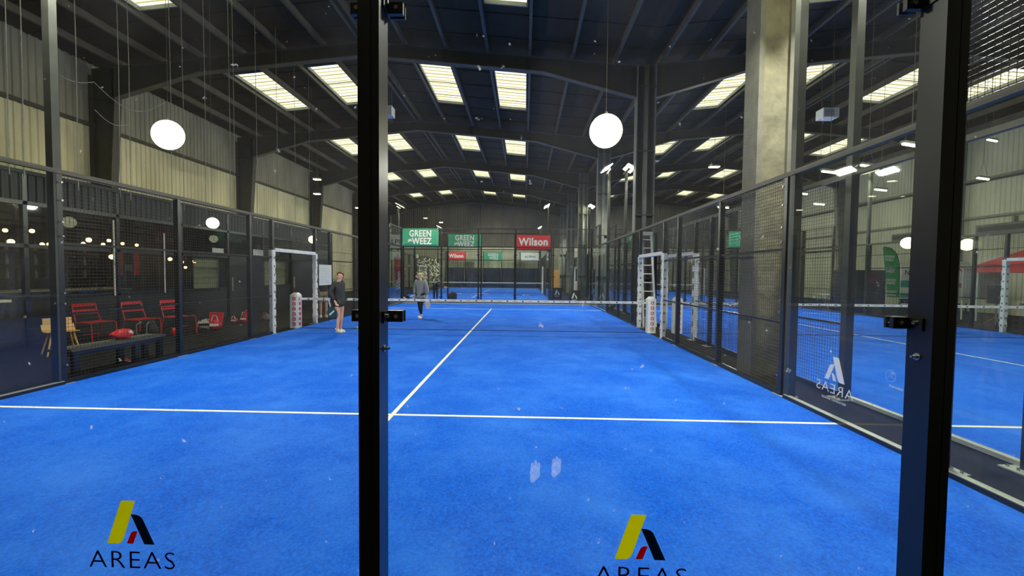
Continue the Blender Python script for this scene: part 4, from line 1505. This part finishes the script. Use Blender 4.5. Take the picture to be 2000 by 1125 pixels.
def person(label, loc, rz, H, J, outfit, head_turn=0, group=None):
    """J: joint dict in metres at height 1.7 facing -y (x>0 = viewer's right)"""
    k = H / 1.7
    t = thing('person', label, 'person', loc, rz)
    t.scale = (k, k, k)
    J = {n: Vector(p) for n, p in J.items()}
    V, E_ = {}, []

    def v(n, p, r): V[n] = (tuple(p), r)

    def chain(*ns):
        for a, b in zip(ns[:-1], ns[1:]): E_.append((a, b))
    pel, ch, nk, hd = J['pelvis'], J['chest'], J['neck'], J['head']
    v('pelvis', pel, (.13, .10)); v('waist', pel.lerp(ch, .45), (.115, .085)); v('chest', ch, (.14, .1)); v('neck', nk, .05)
    up = (hd - nk).normalized()
    v('jaw', hd - up * .05 + Vector((0, -.015, 0)), (.058, .062)); v('skull', hd + up * .03, (.074, .085)); v('crown', hd + up * .095, (.05, .055))
    chain('pelvis', 'waist', 'chest', 'neck', 'jaw', 'skull', 'crown')
    for s in ('L', 'R'):
        sh, el, ha = J['sh' + s], J['el' + s], J['ha' + s]
        v('sh' + s, sh, .048); v('um' + s, sh.lerp(el, .5), .042); v('el' + s, el, .034); v('fm' + s, el.lerp(ha, .4), .033); v('wr' + s, ha, .022)
        d = (ha - el).normalized()
        q = d.cross(Vector((0, -1, 0)))
        q = q.normalized() if q.length > .1 else Vector((1, 0, 0))
        pm = ha + d * .055
        v('pm' + s, pm, (.030, .017))
        chain('chest', 'sh' + s, 'um' + s, 'el' + s, 'fm' + s, 'wr' + s, 'pm' + s)
        curl = q.cross(d).normalized() * (1 if s == 'R' else -1)
        for f in range(4):
            off = q * (-.027 + .018 * f)
            L1 = (.036, .042, .039, .03)[f]
            a = pm + d * .035 + off
            b = a + d * L1 + curl * .012
            c = b + d * L1 * .5 + curl * .028
            v('fa%d%s' % (f, s), a, .0095); v('fb%d%s' % (f, s), b, .009); v('fc%d%s' % (f, s), c, .0075)
            chain('pm' + s, 'fa%d%s' % (f, s), 'fb%d%s' % (f, s), 'fc%d%s' % (f, s))
        a = ha + d * .02 - q * .03; b = a + d * .03 - q * .015 + curl * .01
        v('ta' + s, a, .011); v('tb' + s, b, .009)
        chain('wr' + s, 'ta' + s, 'tb' + s)
        hp, kn, an, to = J['hp' + s], J['kn' + s], J['an' + s], J['to' + s]
        v('hp' + s, hp, .085); v('th' + s, hp.lerp(kn, .45), .075); v('kn' + s, kn, .052); v('ca' + s, kn.lerp(an, .35), .05); v('an' + s, an, .034)
        v('to' + s, to, (.035, .025))
        chain('pelvis', 'hp' + s, 'th' + s, 'kn' + s, 'ca' + s, 'an' + s, 'to' + s)
    skin_mesh('body', V, E_, M['skin'], t, 2, 'pelvis')
    # head details, turned about the neck
    F = Matrix.Rotation(head_turn, 3, 'Z')
    hf = F @ Vector((0, -1, 0)); hs = F @ Vector((1, 0, 0))
    b = MB()
    b.ball(tuple(hd + up * .0 + hf * .088), .016, 8, 6, (.8, .9, 1.4)); b.obj('nose', M['skin'], t, smooth=True)
    for sg in (-1, 1):
        MB().ball(tuple(hd + up * .035 + hf * .078 + hs * sg * .03), .011, 8, 6).obj('eye', M['eye'], t, smooth=True)
        MB().ball(tuple(hd + up * .01 + hs * sg * .078), .022, 8, 6, (.5, .9, 1.3)).obj('ear', M['skin'], t, smooth=True)
    MB().ball(tuple(hd - up * .045 + hf * .074), .02, 10, 6, (1.2, .6, .35)).obj('mouth', M['lip'], t, smooth=True)
    # hair cap
    b = MB()
    hc = hd + up * .045 - hf * .018
    b.ball(tuple(hc), .105, 18, 12, (.9, 1.0, .98))
    vs = []
    for p in b.v:
        d = Vector(p) - hc
        f_ = d.dot(hf); u_ = d.dot(up)
        if f_ > .02 and u_ < .05:
            d = d - hf * (f_ * .85)
            d = d * .8
        vs.append(tuple(hc + d))
    b.v = vs
    b.obj('hair', M[outfit['hair']], t, smooth=True)
    if outfit.get('tail'):
        MB().tube([hd + up * .05 - hf * .1, hd - up * .02 - hf * .15, hd - up * .12 - hf * .13], [.025, .035, .012], 8).obj('ponytail', M[outfit['hair']], t, smooth=True)

    def grow(names, extra, E2, m, nm, add=None, lv=2, root=None):
        V2 = {}
        for n in names:
            p, r = V[n]
            r = r if isinstance(r, tuple) else (r, r)
            V2[n] = (p, (r[0] + extra, r[1] + extra))
        if add:
            for n, (p, r) in add.items(): V2[n] = (tuple(p), r)
        return skin_mesh(nm, V2, E2, M[m], t, lv, root)
    tops = ['chest', 'waist', 'pelvis', 'shL', 'umL', 'elL', 'fmL', 'shR', 'umR', 'elR', 'fmR', 'hpL', 'hpR']
    ex = outfit.get('loose', .02)
    hem = outfit.get('hem', .1)
    add = {'hm0': (pel + Vector((0, 0, -hem * .5)), (.15 + ex, .135 + ex)), 'hem': (pel + Vector((0, 0, -hem)), (.15 + ex, .135 + ex)), 'col': (nk + Vector((0, 0, -.03)), (.06, .058)),
           'cfL': (J['elL'].lerp(J['haL'], .92), (.036, .036)), 'cfR': (J['elR'].lerp(J['haR'], .92), (.036, .036))}
    E2 = [('chest', 'waist'), ('waist', 'pelvis'), ('pelvis', 'hm0'), ('hm0', 'hem'), ('chest', 'col')]
    for s in 'LR':
        E2 += [('chest', 'sh' + s), ('sh' + s, 'um' + s), ('um' + s, 'el' + s), ('el' + s, 'fm' + s), ('fm' + s, 'cf' + s)]
    grow([n for n in tops if not n.startswith('hp')], ex, E2, outfit['top'], outfit.get('topname', 'jacket'), add, 2, 'chest')
    if outfit.get('bottom'):
        full = outfit.get('long', True)
        names = ['pelvis'] + [a + s for s in 'LR' for a in (('hp', 'th', 'kn', 'ca') if full else ('hp',))]
        add = {}
        E3 = []
        for s in 'LR':
            if full:
                add['cu' + s] = (J['knL' if s == 'L' else 'knR'].lerp(J['an' + s], .85), (.045, .045))
                E3 += [('pelvis', 'hp' + s), ('hp' + s, 'th' + s), ('th' + s, 'kn' + s), ('kn' + s, 'ca' + s), ('ca' + s, 'cu' + s)]
            else:
                add['cu' + s] = (J['hp' + s].lerp(J['kn' + s], outfit.get('short', .95)), (.085, .085))
                E3 += [('pelvis', 'hp' + s), ('hp' + s, 'cu' + s)]
        grow(names, .012 if full else .02, E3, outfit['bottom'], outfit.get('botname', 'leggings'), add, 2, 'pelvis')
    for s in 'LR':
        an, to = J['an' + s], J['to' + s]
        d = (to - an); d.z = 0; d = d.normalized()
        base = Vector((an.x, an.y, an.z - .075))
        SV = {'a': (base - d * .045 + Vector((0, 0, .045)), (.042, .045)), 'b': (base + d * .05 + Vector((0, 0, .045)), (.044, .042)), 'c': (base + d * .13 + Vector((0, 0, .035)), (.045, .032)), 'd': (base + d * .185 + Vector((0, 0, .03)), (.032, .026)),
              'e': (base - d * .02 + Vector((0, 0, .085)), (.043, .043))}
        SV = {n: (tuple(p), r) for n, (p, r) in SV.items()}
        sh = skin_mesh('shoe', SV, [('a', 'b'), ('b', 'c'), ('c', 'd'), ('a', 'e')], M[outfit.get('shoe', 'shoe')], t, 2, 'a')
        q = Vector((-d.y, d.x, 0))
        pts = []
        for kk in range(16):
            a = 2 * PI * kk / 16
            pts.append(tuple(base + d * (.07 + .15 * math.cos(a)) + q * .05 * math.sin(a) + Vector((0, 0, .0))))
        MB().poly(pts, (0, 0, 1), .022).obj('sole', M['sole'], sh)
    return t


def racket(label, loc, rot, m):
    """padel bat, handle end at the origin, head along -z"""
    t = link('padel_bat', None, None, loc, rot)
    tag(t, label, 'racket')
    MB().tube([(0, 0, .05), (0, 0, -.13)], .016, 10).obj('grip', M['white'], t)
    b = MB()
    n = 24
    o_ = [(.125 * math.cos(2 * PI * k / n), 0, -.31 + .145 * math.sin(2 * PI * k / n)) for k in range(n)]
    b.poly([(p[0], -.018, p[2]) for p in o_], (0, 1, 0), .036)
    b.obj('head', M[m], t)
    MB().beam((-.015, 0, -.12), (-.06, 0, -.2), .012, .03).beam((.015, 0, -.12), (.06, 0, -.2), .012, .03).obj('throat', M[m], t)
    h = MB()
    for i in range(-2, 3):
        for j in range(-2, 3):
            if abs(i) + abs(j) < 4:
                h.tube([(i * .035, -.0195, -.31 + j * .035), (i * .035, .0195, -.31 + j * .035)], .006, 6)
    h.obj('hole', M['bag'], t)['kind'] = 'stuff'
    MB().poly([(-.08, -.021, -.33), (.06, -.021, -.24), (.08, -.021, -.27), (-.06, -.021, -.37)], (0, 1, 0), .003).obj('stripe', M['wprint'], t)
    return t


STAND = dict(pelvis=(0, 0, .93), chest=(0, 0, 1.27), neck=(0, 0, 1.44), head=(0, -.01, 1.56),
             shL=(.17, 0, 1.38), elL=(.23, .02, 1.1), haL=(.22, -.06, .86), shR=(-.17, 0, 1.38), elR=(-.23, .02, 1.1), haR=(-.22, -.06, .86),
             hpL=(.085, 0, .88), knL=(.09, -.02, .49), anL=(.09, .02, .085), toL=(.1, -.12, .03), hpR=(-.085, 0, .88), knR=(-.09, -.02, .49), anR=(-.09, .02, .085), toR=(-.1, -.12, .03))
j1 = dict(STAND)
j1.update(shR=(-.16, -.02, 1.37), elR=(-.27, .02, 1.12), haR=(-.2, -.1, .88), shL=(.15, .03, 1.37), elL=(.2, .1, 1.12), haL=(.14, -.02, .92),
          knL=(.06, -.04, .49), anL=(.07, .03, .085), toL=(.07, -.12, .03), hpR=(-.07, 0, .88), knR=(-.03, -.03, .49), anR=(-.05, .0, .085), toR=(-.05, -.15, .03), head=(.02, -.02, 1.56))
person('woman in a black zip jacket with bare legs and white shoes, standing at the net', (-3.5, 9.3, 0), R(62), 1.64, j1, dict(hair='hairB', tail=True, top='jacket', hem=.22, loose=.035, bottom='legg', long=False, short=.3, botname='shorts'), head_turn=R(-55))
racket('green and white bat held low by the woman in black', (-3.64, 9.05, .84), (R(15), R(-10), R(15)), 'batg')
j2 = dict(STAND)
j2.update(elR=(-.26, .06, 1.12), haR=(-.24, -.02, .88), elL=(.26, .03, 1.1), haL=(.28, -.05, .86), knL=(.06, -.06, .49), anL=(.06, -.08, .085), toL=(.08, -.23, .03), knR=(-.04, -.02, .5), anR=(-.04, .12, .1), toR=(-.07, -.02, .03), head=(-.02, -.03, 1.56))
person('blonde woman in a baggy grey hoodie and black leggings walking behind the net', (-2.2, 12.9, 0), R(-14), 1.62, j2, dict(hair='hairY', top='hoodie', topname='hoodie', hem=.2, loose=.045, bottom='legg'), head_turn=R(-25))
racket('white bat hanging from the blonde woman, on the right', (-1.93, 12.8, .8), (R(5), R(-6), R(60)), 'white')
racket('black bat held sideways by the blonde woman, on the left', (-2.44, 12.86, .82), (R(10), R(70), R(20)), 'bag')
j3 = dict(STAND)
j3.update(pelvis=(0, .05, .9), chest=(.16, 0, 1.08), neck=(.26, -.02, 1.17), head=(.33, -.03, 1.22), shL=(.25, .12, 1.12), elL=(.4, .05, .95), haL=(.55, 0, .9), shR=(.18, -.15, 1.1), elR=(.36, -.16, .92), haR=(.5, -.1, .86))
person('person in dark clothes bending forward behind the far glass', (-3.5, 21.3, 0), R(5), 1.62, j3, dict(hair='hairB', top='jacket', hem=.06, loose=.07, bottom='legg', shoe='bag'))
person('person in beige shorts standing outside the left fence behind the paper sheet', (-5.62, 12.7, 0), R(30), 1.72, STAND, dict(hair='hairD', top='jacket', hem=.05, loose=.015, bottom='khaki', long=False, botname='shorts'))
t = thing('padel_ball', 'small yellow green ball on the turf beside the black post', 'ball', (-3.28, 9.95, .042))
MB().ball((0, 0, 0), .033, 16, 10).obj('felt', M['ball'], t, smooth=True)
MB().tube([(.034 * math.cos(a * PI / 8), .034 * math.sin(a * PI / 8), .012 * math.sin(a * PI / 4)) for a in range(17)], .0015, 4).obj('seam', M['wprint'], t)
